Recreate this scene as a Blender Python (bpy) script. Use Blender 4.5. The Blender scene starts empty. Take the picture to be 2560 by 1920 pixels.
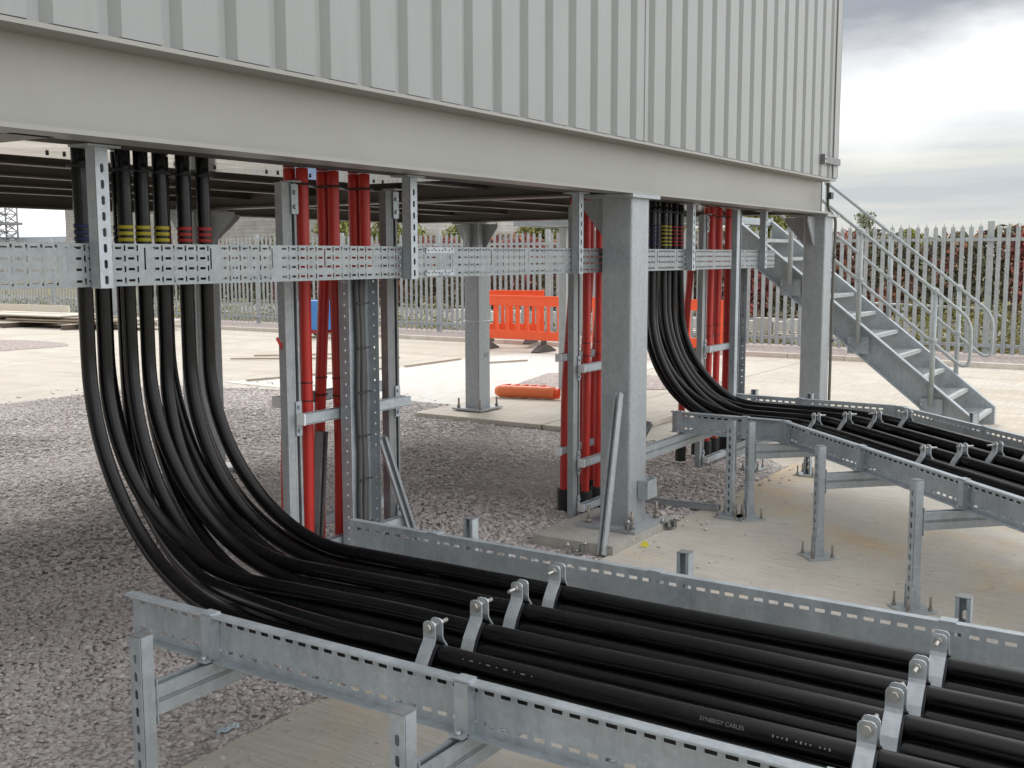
import bpy, math, random
import numpy as np
from mathutils import Vector as V, Matrix
random.seed(7); rng = np.random.default_rng(7)
PI = math.pi
C = bpy.context.scene.collection
sc = bpy.context.scene

# ------------------------------------------------------------------ helpers
class MB:
    """collects faces, becomes ONE mesh object"""
    def __init__(s): s.v = []; s.f = []; s.sm = []
    def add(s, vs, fs, smooth=False):
        b = len(s.v); s.v += [tuple(p) for p in vs]
        s.f += [tuple(i + b for i in f) for f in fs]; s.sm += [smooth] * len(fs)
        return s
    def obox(s, c, ax, ay, az, sx, sy, sz):
        c = V(c); ax = V(ax) * sx / 2; ay = V(ay) * sy / 2; az = V(az) * sz / 2
        vs = [c + i * ax + j * ay + k * az for k in (-1, 1) for j in (-1, 1) for i in (-1, 1)]
        return s.add(vs, [(0, 2, 3, 1), (4, 5, 7, 6), (0, 1, 5, 4), (2, 6, 7, 3), (0, 4, 6, 2), (1, 3, 7, 5)])
    def box(s, x0, x1, y0, y1, z0, z1):
        return s.obox(((x0 + x1) / 2, (y0 + y1) / 2, (z0 + z1) / 2), (1, 0, 0), (0, 1, 0), (0, 0, 1), x1 - x0, y1 - y0, z1 - z0)
    def bar(s, p0, p1, side, w, d):
        """rectangular bar p0->p1, w along side, d across"""
        p0 = V(p0); p1 = V(p1); a = (p1 - p0); L = a.length; a.normalize()
        sd = V(side); sd = (sd - a * sd.dot(a)).normalized(); n = a.cross(sd)
        return s.obox((p0 + p1) / 2, a, sd, n, L, w, d)
    def tube(s, pts, r, n=12, caps=True, smooth=True):
        pts = [V(p) for p in pts]; N = len(pts)
        t0 = (pts[1] - pts[0]).normalized()
        ref = V((0, 0, 1)) if abs(t0.z) < .9 else V((1, 0, 0))
        u = t0.cross(ref).normalized(); rings = []; vs = []; fs = []
        for i, p in enumerate(pts):
            t = (pts[min(i + 1, N - 1)] - pts[max(i - 1, 0)]).normalized()
            u = (u - t * u.dot(t)).normalized(); w = t.cross(u)
            rr = r[i] if isinstance(r, (list, tuple)) else r
            vs += [p + (u * math.cos(2 * PI * k / n) + w * math.sin(2 * PI * k / n)) * rr for k in range(n)]
        for i in range(N - 1):
            for k in range(n):
                a = i * n + k; b = i * n + (k + 1) % n
                fs.append((a, b, b + n, a + n))
        s.add(vs, fs, smooth)
        if caps:
            b = len(s.v) - len(vs)
            s.f.append(tuple(b + k for k in reversed(range(n)))); s.sm.append(False)
            s.f.append(tuple(b + (N - 1) * n + k for k in range(n))); s.sm.append(False)
        return s
    def cyl(s, p0, p1, r, n=12): return s.tube([p0, p1], r, n)
    def ball(s, c, r, n=12):
        c = V(c); m = n // 2
        return s.tube([c + V((0, 0, -r * math.cos(PI * i / m))) for i in range(m + 1)],
                      [max(r * math.sin(PI * i / m), r * .02) for i in range(m + 1)], n)
    def extr(s, prof, O, U, W, D, L, closed=True, smooth=False):
        """2-D profile (u,w) in axes U,W extruded L along D; capped when closed"""
        O = V(O); U = V(U); W = V(W); D = V(D); n = len(prof)
        vs = [O + U * a + W * b for a, b in prof] + [O + U * a + W * b + D * L for a, b in prof]
        fs = [(i, (i + 1) % n, n + (i + 1) % n, n + i) for i in range(n if closed else n - 1)]
        s.add(vs, fs, smooth)
        if closed:
            b = len(s.v) - 2 * n
            s.f.append(tuple(b + i for i in reversed(range(n)))); s.f.append(tuple(b + n + i for i in range(n))); s.sm += [False] * 2
        return s
    def strip(s, line, t, O, U, W, D, L):
        """open polyline thickened by t (to its left), extruded"""
        pts = [V((a, b, 0)) for a, b in line]; off = []
        for i, p in enumerate(pts):
            d = (pts[min(i + 1, len(pts) - 1)] - pts[max(i - 1, 0)]).normalized()
            off.append((p.x - d.y * t, p.y + d.x * t))
        for i in range(len(line) - 1):
            s.extr([line[i], line[i + 1], off[i + 1], off[i]], O, U, W, D, L)
        return s
    def plate(s, O, U, W, N, lu, lw, bands, t):
        """thin plate lu x lw with slots; bands = [(w0,w1,[(u0,u1,h0,h1,chamfer)])] sorted"""
        O = V(O); U = V(U); W = V(W); N = V(N)
        def P(a, b, k): return O + U * a + W * b + N * (k * t)
        def quad(q):
            s.add([P(a, b, 0) for a, b in q], [(3, 2, 1, 0)]); s.add([P(a, b, 1) for a, b in q], [(0, 1, 2, 3)])
        def rect(a0, a1, b0, b1):
            if a1 - a0 > 1e-6 and b1 - b0 > 1e-6: quad([(a0, b0), (a1, b0), (a1, b1), (a0, b1)])
        w = 0
        for b0, b1, slots in bands:
            rect(0, lu, w, b0); u = 0
            for u0, u1, h0, h1, c in slots:
                rect(u, u0, b0, b1)
                if c > 0:
                    quad([(u0, b0), (u0 + c, b0), (u0 + c, h0), (u0, h0 + c)]); quad([(u1 - c, b0), (u1, b0), (u1, h0 + c), (u1 - c, h0)])
                    rect(u0 + c, u1 - c, b0, h0)
                    quad([(u0, h1 - c), (u0 + c, h1), (u0 + c, b1), (u0, b1)]); quad([(u1 - c, h1), (u1, h1 - c), (u1, b1), (u1 - c, b1)])
                    rect(u0 + c, u1 - c, h1, b1)
                    rim = [(u0, h0 + c), (u0 + c, h0), (u1 - c, h0), (u1, h0 + c), (u1, h1 - c), (u1 - c, h1), (u0 + c, h1), (u0, h1 - c)]
                else:
                    rect(u0, u1, b0, h0); rect(u0, u1, h1, b1); rim = [(u0, h0), (u1, h0), (u1, h1), (u0, h1)]
                m = len(rim)
                s.add([P(a, b, 0) for a, b in rim] + [P(a, b, 1) for a, b in rim], [(i, (i + 1) % m, m + (i + 1) % m, m + i) for i in range(m)])
                u = u1
            rect(u, lu, b0, b1); w = b1
        rect(0, lu, w, lw)
        o = [(0, 0), (lu, 0), (lu, lw), (0, lw)]
        s.add([P(a, b, 0) for a, b in o] + [P(a, b, 1) for a, b in o], [(i, (i + 1) % 4, 4 + (i + 1) % 4, 4 + i) for i in range(4)])
        return s
    def strut(s, p0, p1, face, w=.041, d=.041, slots=True, phase=.02):
        """C-section strut channel: back (slotted) looks along face, the open lipped side the other way"""
        p0 = V(p0); p1 = V(p1); a = p1 - p0; L = a.length; a.normalize()
        f = V(face); f = (f - a * f.dot(a)).normalized(); sd = a.cross(f); t = .0025
        sl = []
        if slots:
            u = phase
            while u + .028 < L: sl.append((u, u + .028, w / 2 - .0065, w / 2 + .0065, .004)); u += .05
        s.plate(p0 + f * (d / 2 - t) - sd * (w / 2), a, sd, f, L, w, [(w * .25, w * .75, sl)] if sl else [], t)
        for k in (-1, 1):
            s.obox((p0 + p1) / 2 + sd * k * (w / 2 - t / 2) - f * t, a, sd, f, L, t, d - 2 * t)
            s.obox((p0 + p1) / 2 + sd * k * (w / 2 - t - .0045) - f * (d / 2 - .004), a, sd, f, L, .009, .007)
        return s

M = {}
def obj(name, mb, mat, parent=None, loc=None):
    me = bpy.data.meshes.new(name)
    root = parent
    while root is not None and root.parent is not None: root = root.parent
    o = V(root.location) if root is not None else (V(loc) if loc is not None else V((0, 0, 0)))
    me.from_pydata([tuple(V(p) - o) for p in mb.v], [], mb.f)
    me.polygons.foreach_set('use_smooth', mb.sm); me.materials.append(M[mat]); me.update()
    ob = bpy.data.objects.new(name, me); C.objects.link(ob)
    if parent is not None: ob.parent = parent
    elif loc is not None: ob.location = loc
    return ob
def tag(o, label, cat, group=None, kind=None):
    o['label'] = label; o['category'] = cat
    if group: o['group'] = group
    if kind: o['kind'] = kind
    return o
def thing(name, label, cat, loc=(0, 0, 0), group=None):
    o = bpy.data.objects.new(name, None); C.objects.link(o); o.location = loc; o.empty_display_size = .1
    return tag(o, label, cat, group)
def struct(name, mb, mat):
    o = obj(name, mb, mat); o['kind'] = 'structure'; return o
def dup(root, loc, rotz=0, label=None):
    r = root.copy(); C.objects.link(r); r.location = loc; r.rotation_euler = (0, 0, rotz)
    if label: r['label'] = label
    for ch in list(root.children):
        c = ch.copy(); C.objects.link(c); c.parent = r
        for g in list(ch.children):
            d = g.copy(); C.objects.link(d); d.parent = c
    return r
def bulk(name, verts, tris, mat, smooth=False):
    """big numpy mesh: verts (n,3), faces (m,k)"""
    me = bpy.data.meshes.new(name); n = len(verts); m, k = tris.shape
    me.vertices.add(n); me.vertices.foreach_set('co', verts.astype(np.float32).ravel())
    me.loops.add(m * k); me.loops.foreach_set('vertex_index', tris.astype(np.int32).ravel())
    me.polygons.add(m); me.polygons.foreach_set('loop_start', np.arange(0, m * k, k, dtype=np.int32))
    try: me.polygons.foreach_set('loop_total', np.full(m, k, dtype=np.int32))
    except Exception: pass
    me.polygons.foreach_set('use_smooth', np.full(m, smooth)); me.materials.append(M[mat]); me.update(); me.validate()
    o = bpy.data.objects.new(name, me); C.objects.link(o); return o
def text_mb(body, size, O, U, W, depth=.0006):
    cu = bpy.data.curves.new('lettering', 'FONT'); cu.body = body; cu.size = size; cu.align_x = 'CENTER'
    to = bpy.data.objects.new('lettering', cu); C.objects.link(to)
    me = bpy.data.meshes.new_from_object(to.evaluated_get(bpy.context.evaluated_depsgraph_get()))
    mb = MB(); O = V(O); U = V(U); W = V(W)
    mb.add([O + U * v.co.x + W * v.co.y for v in me.vertices], [tuple(p.vertices) for p in me.polygons])
    bpy.data.objects.remove(to); bpy.data.curves.remove(cu); bpy.data.meshes.remove(me)
    return mb

# ------------------------------------------------------------------ materials
def mat(name, base, rough=.6, metal=0., spec=.5):
    m = bpy.data.materials.new(name); m.use_nodes = True; M[name] = m
    b = m.node_tree.nodes['Principled BSDF']
    b.inputs['Base Color'].default_value = (*base, 1); b.inputs['Roughness'].default_value = rough
    b.inputs['Metallic'].default_value = metal; b.inputs['Specular IOR Level'].default_value = spec
    return m, m.node_tree.nodes, m.node_tree.links, b
def nd(n, typ, **k):
    x = n.new(typ)
    for a, v in k.items():
        if a in x.inputs.keys() if hasattr(x, 'inputs') else False: x.inputs[a].default_value = v
        else: setattr(x, a, v)
    return x
def coords(n, l, scale=(1, 1, 1), rot=(0, 0, 0)):
    tc = n.new('ShaderNodeTexCoord'); mp = n.new('ShaderNodeMapping')
    mp.inputs['Scale'].default_value = scale; mp.inputs['Rotation'].default_value = rot
    g = n.new('ShaderNodeNewGeometry')
    l.new(g.outputs['Position'], mp.inputs['Vector']); return mp.outputs[0]
def noise(n, l, vec, scale, detail=4, rough=.6, dist=0):
    t = n.new('ShaderNodeTexNoise'); t.inputs['Scale'].default_value = scale; t.inputs['Detail'].default_value = detail
    t.inputs['Roughness'].default_value = rough; t.inputs['Distortion'].default_value = dist
    l.new(vec, t.inputs['Vector']); return t.outputs['Fac']
def ramp(n, l, fac, stops):
    r = n.new('ShaderNodeValToRGB'); e = r.color_ramp.elements
    while len(e) < len(stops): e.new(.5)
    for i, (p, c) in enumerate(stops):
        e[i].position = p; e[i].color = (*c, 1) if len(c) == 3 else c
    l.new(fac, r.inputs['Fac']); return r.outputs['Color']
def mix(n, l, fac, a, b, mode='MIX'):
    x = n.new('ShaderNodeMix'); x.data_type = 'RGBA'; x.blend_type = mode
    for s, v in ((0, fac), (6, a), (7, b)):
        if hasattr(v, 'is_output'): l.new(v, x.inputs[s])
        else: x.inputs[s].default_value = v if s == 0 else (*v, 1)
    return x.outputs[2]
def bump(n, l, b, h, strength, dist=.01):
    x = n.new('ShaderNodeBump'); x.inputs['Strength'].default_value = strength; x.inputs['Distance'].default_value = dist
    l.new(h, x.inputs['Height']); l.new(x.outputs[0], b.inputs['Normal']); return x
def g3(v): return (v, v, v)

def galv(name, a, c, metal=.55, rough=.5):
    m, n, l, b = mat(name, a, rough, metal)
    p = coords(n, l); vo = n.new('ShaderNodeTexVoronoi'); vo.inputs['Scale'].default_value = 55; l.new(p, vo.inputs['Vector'])
    n1 = noise(n, l, p, 7, 5, .65); n2 = noise(n, l, coords(n, l, (14, 14, 2.2)), 2.5, 4, .6)
    f = ramp(n, l, n1, [(.3, g3(0)), (.7, g3(1))])
    col = mix(n, l, f, a, c)
    sp = ramp(n, l, vo.outputs['Color'], [(0, g3(.9)), (1, g3(1.08))])
    col = mix(n, l, 1, col, sp, 'MULTIPLY')
    st = ramp(n, l, n2, [(.3, g3(.93)), (.62, g3(1.03))]); col = mix(n, l, 1, col, st, 'MULTIPLY')
    l.new(col, b.inputs['Base Color'])
    rr = ramp(n, l, n1, [(.25, g3(rough - .1)), (.75, g3(rough + .14))]); l.new(rr, b.inputs['Roughness'])
    bump(n, l, b, noise(n, l, p, 90, 2), .05, .004)
galv('galvanised', (.365, .405, .43), (.465, .505, .53))
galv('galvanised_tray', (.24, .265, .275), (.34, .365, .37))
galv('galvanised_dull', (.29, .31, .32), (.40, .415, .42), .35, .6)
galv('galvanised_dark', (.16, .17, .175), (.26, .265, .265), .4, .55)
galv('galvanised_pale', (.36, .395, .40), (.47, .50, .50), .3, .55)
galv('bright_zinc', (.44, .475, .50), (.56, .59, .61), .55, .45)
galv('column_steel', (.335, .36, .375), (.365, .388, .40), .3, .5)

def paint(name, base, dirt, streak=.35, rough=.45):
    m, n, l, b = mat(name, base, rough)
    n1 = noise(n, l, coords(n, l, (1, 1, 1)), 1.3, 6, .65)
    n2 = noise(n, l, coords(n, l, (9, 9, .5)), 3, 4, .6)
    col = mix(n, l, ramp(n, l, n1, [(.42, g3(0)), (.75, g3(.6))]), base, dirt)
    if streak: col = mix(n, l, ramp(n, l, n2, [(.52, g3(0)), (.8, g3(streak))]), col, dirt)
    n3 = noise(n, l, coords(n, l), 70, 2)
    col = mix(n, l, ramp(n, l, n3, [(.70, g3(0)), (.76, g3(.25))]), col, (dirt[0] * .5, dirt[1] * .48, dirt[2] * .42))
    l.new(col, b.inputs['Base Color']); bump(n, l, b, noise(n, l, coords(n, l), 3, 3), .03, .02)
paint('cladding', (.28, .292, .285), (.23, .24, .228))
paint('beam_paint', (.295, .292, .268), (.235, .228, .20), .16)
paint('joist_paint_shaded', (.14, .122, .104), (.085, .074, .06))  # beige paint as on the beams, with under-floor shade put into the colour
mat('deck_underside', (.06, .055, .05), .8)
m, n, l, b = mat('polished_plate', (.80, .80, .80), .1, 1.0)
bump(n, l, b, noise(n, l, coords(n, l), 5, 2), .06, .02)

m, n, l, b = mat('black_sheath', (.005, .005, .0055), .25, 0, .27)
nn = noise(n, l, coords(n, l), 9, 5, .7); l.new(ramp(n, l, nn, [(.3, g3(.15)), (.75, g3(.36))]), b.inputs['Roughness'])
dst = noise(n, l, coords(n, l), 2.2, 6, .7); l.new(mix(n, l, ramp(n, l, dst, [(.5, g3(0)), (.8, g3(.5))]), (.005, .005, .0055), (.016, .0155, .015)), b.inputs['Base Color'])
m, n, l, b = mat('red_sheath', (.46, .018, .012), .42)
nn = noise(n, l, coords(n, l, (1, 1, .4)), 6, 5, .7); l.new(mix(n, l, ramp(n, l, nn, [(.4, g3(0)), (.8, g3(.7))]), (.50, .022, .014), (.30, .024, .018)), b.inputs['Base Color'])
mat('blue_tape', (.012, .02, .075), .5); mat('yellow_tape', (.40, .34, .025), .5); mat('red_tape', (.36, .03, .028), .5)
mat('black_plastic', (.016, .016, .018), .5); mat('black_rubber', (.02, .02, .019), .75)
mat('white_plastic', (.86, .87, .88), .5); mat('print_white', (.17, .17, .165), .6); mat('stencil_grey', (.13, .13, .12), .7)
mat('steel_bolt', (.45, .44, .41), .4, .7); mat('rusty_bolt', (.30, .27, .23), .55, .5)
m, n, l, b = mat('orange_plastic', (.85, .10, .025), .45)
nn = noise(n, l, coords(n, l), 5, 4); l.new(mix(n, l, nn, (.88, .13, .03), (.78, .07, .02)), b.inputs['Base Color'])
mat('orange_roll', (.74, .17, .055), .5)
mat('blue_paint', (.04, .20, .52), .4); mat('dark_rubber_foot', (.085, .075, .07), .8)
mat('yellow_plastic', (.72, .62, .06), .5); mat('wrapper_blue', (.45, .55, .60), .3)
mat('conduit_grey', (.11, .105, .09), .5); mat('grey_sheath', (.07, .07, .068), .55); mat('brown_rope', (.10, .06, .04), .85)
m, n, l, b = mat('timber', (.30, .24, .17), .8)
nn = noise(n, l, coords(n, l, (1, 1, 8)), 4, 5); l.new(mix(n, l, nn, (.40, .33, .25), (.19, .145, .10)), b.inputs['Base Color'])
mat('pale_board', (.60, .55, .47), .7); mat('timber_dark', (.10, .075, .055), .85)
mat('red_paint', (.5, .03, .03), .5)

def concrete(name, a, c, stain, broom, rough=.85, stain_amt=.5, joints=None):
    m, n, l, b = mat(name, a, rough)
    p = coords(n, l)
    n1 = noise(n, l, p, .55, 7, .62); n2 = noise(n, l, p, 3.1, 6, .7); n3 = noise(n, l, coords(n, l, broom), 1, 3, .7)
    col = mix(n, l, ramp(n, l, n1, [(.35, g3(0)), (.68, g3(1))]), a, c)
    col = mix(n, l, ramp(n, l, n2, [(.35, g3(.35)), (.62, g3(0))]), col, (a[0] * .72, a[1] * .7, a[2] * .66))
    n4 = noise(n, l, p, .9, 5, .6, .6); col = mix(n, l, ramp(n, l, n4, [(.53, g3(0)), (.72, g3(stain_amt))]), col, stain)
    n5 = noise(n, l, p, 26, 3, .7); col = mix(n, l, ramp(n, l, n5, [(.61, g3(0)), (.70, g3(.55))]), col, (a[0] * .5, a[1] * .46, a[2] * .42))
    col = mix(n, l, 1, col, ramp(n, l, n3, [(.3, g3(.84)), (.65, g3(1.05))]), 'MULTIPLY')
    if joints:      # sawn joints and faint tyre tracks
        br = n.new('ShaderNodeTexBrick'); br.offset = 0; br.inputs['Scale'].default_value = 1; br.inputs['Brick Width'].default_value = joints[0]; br.inputs['Row Height'].default_value = joints[1]
        br.inputs['Mortar Size'].default_value = .012; br.inputs['Mortar Smooth'].default_value = .3
        l.new(coords(n, l), br.inputs['Vector']); col = mix(n, l, br.outputs['Fac'], col, (.20, .17, .13))
        tr = noise(n, l, coords(n, l, (1.6, .12, 1), (0, 0, .35)), 1.1, 5, .65); col = mix(n, l, ramp(n, l, tr, [(.50, g3(0)), (.66, g3(.45))]), col, (.36, .30, .23))
    l.new(col, b.inputs['Base Color'])
    bump(n, l, b, n3, .35, .006)
concrete('concrete_near', (.535, .495, .435), (.585, .55, .485), (.62, .44, .22), (70, 3, 1), stain_amt=.75)
concrete('concrete_yard', (.52, .475, .405), (.60, .565, .50), (.54, .44, .33), (2, 26, 1), stain_amt=.45, joints=(6.1, 5.3))
concrete('concrete_white', (.64, .62, .58), (.69, .67, .635), (.66, .60, .52), (2, 20, 1), stain_amt=.2)
concrete('concrete_plinth', (.40, .38, .35), (.48, .46, .42), (.30, .27, .23), (8, 8, 8), stain_amt=.4)
concrete('kerb_stone', (.62, .56, .49), (.68, .63, .56), (.5, .4, .33), (4, 4, 4), stain_amt=.3)
m, n, l, b = mat('asphalt', (.12, .12, .12), .9); l.new(ramp(n, l, noise(n, l, coords(n, l), 2, 6), [(.3, (.16, .155, .15)), (.7, (.24, .235, .225))]), b.inputs['Base Color'])
m, n, l, b = mat('verge', (.15, .14, .08), 1); l.new(ramp(n, l, noise(n, l, coords(n, l), 3, 8, .7), [(.3, (.07, .08, .03)), (.55, (.22, .19, .10)), (.75, (.36, .32, .24))]), b.inputs['Base Color'])

def pebble_plane(name, scale, c0, c1, c2):
    m, n, l, b = mat(name, c0, .9); p = coords(n, l)
    vo = n.new('ShaderNodeTexVoronoi'); vo.inputs['Scale'].default_value = scale; l.new(p, vo.inputs['Vector'])
    s = n.new('ShaderNodeSeparateColor'); l.new(vo.outputs['Color'], s.inputs[0])
    col = ramp(n, l, s.outputs[0], [(0, c0), (.5, c1), (1, c2)])
    col = mix(n, l, ramp(n, l, vo.outputs['Distance'], [(.3, g3(0)), (.8, g3(.75))]), col, (.24, .21, .20))
    l.new(col, b.inputs['Base Color'])
    inv = n.new('ShaderNodeMath'); inv.operation = 'SUBTRACT'; inv.inputs[0].default_value = 1; l.new(vo.outputs['Distance'], inv.inputs[1])
    bump(n, l, b, inv.outputs[0], 1, .02)
pebble_plane('gravel_plane', 42, (.37, .33, .31), (.47, .425, .40), (.57, .525, .495))
pebble_plane('gravel_pink', 22, (.34, .27, .25), (.46, .38, .35), (.56, .49, .46))
def island(name, stops, rough=.85, noise_scale=None, trans=0):
    m, n, l, b = mat(name, (.2, .2, .2), rough, spec=.3); g = n.new('ShaderNodeNewGeometry')
    col = ramp(n, l, g.outputs['Random Per Island'], stops)
    if noise_scale:
        nz = noise(n, l, coords(n, l), noise_scale, 4, .6)
        col = mix(n, l, 1, col, ramp(n, l, nz, [(.3, g3(.72)), (.7, g3(1.15))]), 'MULTIPLY')
    l.new(col, b.inputs['Base Color'])
    if trans: b.inputs['Subsurface Weight'].default_value = 0
    return n, l, b, col
island('gravel_stone', [(0, (.45, .40, .38)), (.3, (.535, .485, .46)), (.6, (.60, .55, .525)), (.85, (.57, .54, .52)), (1, (.70, .655, .625))], .85, .6)
island('leaf_green', [(0, (.24, .26, .20)), (.5, (.34, .37, .27)), (1, (.44, .46, .34))])
island('leaf_olive', [(0, (.15, .17, .05)), (.5, (.28, .30, .09)), (1, (.42, .41, .17))])
island('leaf_grass', [(0, (.10, .12, .03)), (.5, (.22, .22, .07)), (1, (.36, .30, .13))])
n, l, b, _ = island('leaf_hedge', [(0, (.03, .012, .02)), (.35, (.085, .022, .03)), (.65, (.14, .028, .032)), (.85, (.10, .07, .03)), (1, (.06, .085, .03))])
# patches of green beech and of red leaves along the hedge
g = n.new('ShaderNodeNewGeometry')
red = ramp(n, l, g.outputs['Random Per Island'], [(0, (.13, .06, .075)), (.35, (.30, .09, .095)), (.7, (.45, .12, .11)), (1, (.55, .22, .12))])
grn = ramp(n, l, g.outputs['Random Per Island'], [(0, (.10, .10, .085)), (.4, (.17, .18, .115)), (.75, (.28, .29, .16)), (1, (.36, .24, .18))])
pn = noise(n, l, coords(n, l, (.5, .5, .35)), 1.1, 3, .6)
l.new(mix(n, l, ramp(n, l, pn, [(.46, g3(0)), (.58, g3(1))]), grn, red), b.inputs['Base Color'])
mat('bark', (.09, .07, .05), .9)
m, n, l, b = mat('block_wall', (.42, .41, .39), .9)
br = n.new('ShaderNodeTexBrick'); br.inputs['Scale'].default_value = 1; br.inputs['Brick Width'].default_value = .9; br.inputs['Row Height'].default_value = .22
br.inputs['Mortar Size'].default_value = .015
br.inputs['Color1'].default_value = (.40, .385, .365, 1); br.inputs['Color2'].default_value = (.47, .455, .43, 1); br.inputs['Mortar'].default_value = (.30, .29, .28, 1)
l.new(coords(n, l, (1, 1, 1), (0, PI / 2, PI / 2)), br.inputs['Vector'])
l.new(mix(n, l, 1, br.outputs['Color'], ramp(n, l, noise(n, l, coords(n, l), 1.5, 6), [(.3, g3(.8)), (.7, g3(1.12))]), 'MULTIPLY'), b.inputs['Base Color'])
mat('pale_roof', (.56, .60, .68), .6); mat('pale_wall', (.66, .65, .58), .8)
m, n, l, b = mat('pale_block', (.66, .64, .60), .9); g = n.new('ShaderNodeObjectInfo')
l.new(mix(n, l, g.outputs['Random'], (.52, .50, .46), (.78, .77, .74)), b.inputs['Base Color'])

# ------------------------------------------------------------------ camera, world, sun
F, PITCH, ROLL, HEAD = 2688.85, .118146, -.0023, .576127
fw = V((math.cos(HEAD) * math.cos(PITCH), math.sin(HEAD) * math.cos(PITCH), -math.sin(PITCH)))
rt = V((math.sin(HEAD), -math.cos(HEAD), 0)); up = rt.cross(fw)
r2 = rt * math.cos(ROLL) + up * math.sin(ROLL); u2 = up * math.cos(ROLL) - rt * math.sin(ROLL)
cam = bpy.data.cameras.new('camera'); cam.sensor_width = 36; cam.lens = F / 2560 * 36; cam.clip_end = 2000; cam.clip_start = .05
co = bpy.data.objects.new('camera', cam); C.objects.link(co)
co.matrix_world = Matrix(((r2.x, u2.x, -fw.x, 0), (r2.y, u2.y, -fw.y, 0), (r2.z, u2.z, -fw.z, 1.65), (0, 0, 0, 1)))
sc.camera = co
SUN_EL, SUN_AZ = math.radians(44), math.radians(38)      # azimuth counted from +X towards +Y: behind the building
w = bpy.data.worlds.new('World'); sc.world = w; w.use_nodes = True
n, l = w.node_tree.nodes, w.node_tree.links; bg = n['Background']
sky = n.new('ShaderNodeTexSky'); sky.sky_type = 'NISHITA'; sky.sun_disc = False
sky.sun_elevation = SUN_EL; sky.sun_rotation = PI / 2 - SUN_AZ
tc = n.new('ShaderNodeTexCoord'); gen = tc.outputs['Generated']
sp = n.new('ShaderNodeSeparateXYZ'); l.new(gen, sp.inputs[0])
def mapv(scale, loc=(0, 0, 0)):
    mp = n.new('ShaderNodeMapping'); mp.inputs['Scale'].default_value = scale; mp.inputs['Location'].default_value = loc
    l.new(gen, mp.inputs['Vector']); return mp.outputs[0]
def mth(op, a, b_=0.):
    x = n.new('ShaderNodeMath'); x.operation = op
    for i, v in enumerate((a, b_)):
        if hasattr(v, 'is_output'): l.new(v, x.inputs[i])
        else: x.inputs[i].default_value = v
    return x.outputs[0]
big = noise(n, l, mapv((2.2, 2.2, 7.0), (3.1, 1.7, .4)), 1.5, 7, .56, .2)
fine = noise(n, l, mapv((1.6, 1.6, 17.0), (1.3, .2, .9)), 2.0, 6, .55, .2)
# low band of light grey and cream streaks
low = ramp(n, l, fine, [(.34, (.53, .57, .605)), (.46, (.62, .645, .655)), (.57, (.72, .725, .695)), (.70, (.86, .83, .76))])
# heavy grey bank: starts some 9 degrees above the horizon with a ragged lower edge
edge = mth('ADD', sp.outputs['Z'], mth('MULTIPLY', mth('SUBTRACT', big, .5), .13))
edge = mth('ADD', edge, mth('MULTIPLY', sp.outputs['Y'], .05))
bank = ramp(n, l, edge, [(.160, g3(0)), (.205, g3(1))])
dark = ramp(n, l, big, [(.34, (.31, .33, .365)), (.55, (.40, .42, .455)), (.72, (.56, .57, .595))])
rim = ramp(n, l, edge, [(.10, g3(0)), (.155, g3(1))])
low = mix(n, l, rim, low, (1.15, 1.15, 1.15))
cl = mix(n, l, bank, low, dark)
# thin bright cloud overhead; brightest beyond the building, dull behind the viewer
ovh = ramp(n, l, sp.outputs['Z'], [(.27, g3(0)), (.55, g3(1))])
side = ramp(n, l, sp.outputs['X'], [(0, (.62, .64, .68)), (.45, (1.35, 1.36, 1.38)), (1, (2.1, 2.08, 2.03))])
sx = mth('ADD', mth('MULTIPLY', sp.outputs['X'], .5), .5)
side = ramp(n, l, sx, [(0, (1.25, 1.27, 1.30)), (.5, (1.5, 1.51, 1.53)), (1, (1.85, 1.83, 1.80))])
cl = mix(n, l, ovh, cl, side)
# dull low sky behind the viewer
back = ramp(n, l, sx, [(.0, g3(.85)), (.45, g3(.9)), (.75, g3(1))])
cl = mix(n, l, 1, cl, back, 'MULTIPLY')
# bright open sky on the side the long wall faces
south = ramp(n, l, mth('ADD', mth('MULTIPLY', sp.outputs['Y'], -.9), mth('MULTIPLY', sp.outputs['X'], .42)), [(.40, g3(0)), (.72, g3(1))])
cl = mix(n, l, south, cl, (2.1, 2.12, 2.17))
left = ramp(n, l, sp.outputs['Y'], [(.62, g3(0)), (.85, g3(1))])
cl = mix(n, l, left, cl, (1.7, 1.7, 1.7))
sk = n.new('ShaderNodeVectorMath'); sk.operation = 'SCALE'; l.new(cl, sk.inputs[0]); sk.inputs['Scale'].default_value = 9.0
l.new(mix(n, l, .93, sky.outputs[0], sk.outputs[0]), bg.inputs['Color']); bg.inputs['Strength'].default_value = .1
sun = bpy.data.lights.new('sun', 'SUN'); sun.energy = 1.2; sun.angle = math.radians(16); sun.color = (1, .95, .88)
so = bpy.data.objects.new('sun', sun); C.objects.link(so)
so.rotation_euler = V((-math.cos(SUN_EL) * math.cos(SUN_AZ), -math.cos(SUN_EL) * math.sin(SUN_AZ), -math.sin(SUN_EL))).to_track_quat('-Z', 'Y').to_euler()
sc.view_settings.view_transform = 'Standard'; sc.view_settings.look = 'None'; sc.view_settings.exposure = 0.25; sc.view_settings.gamma = 1

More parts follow.
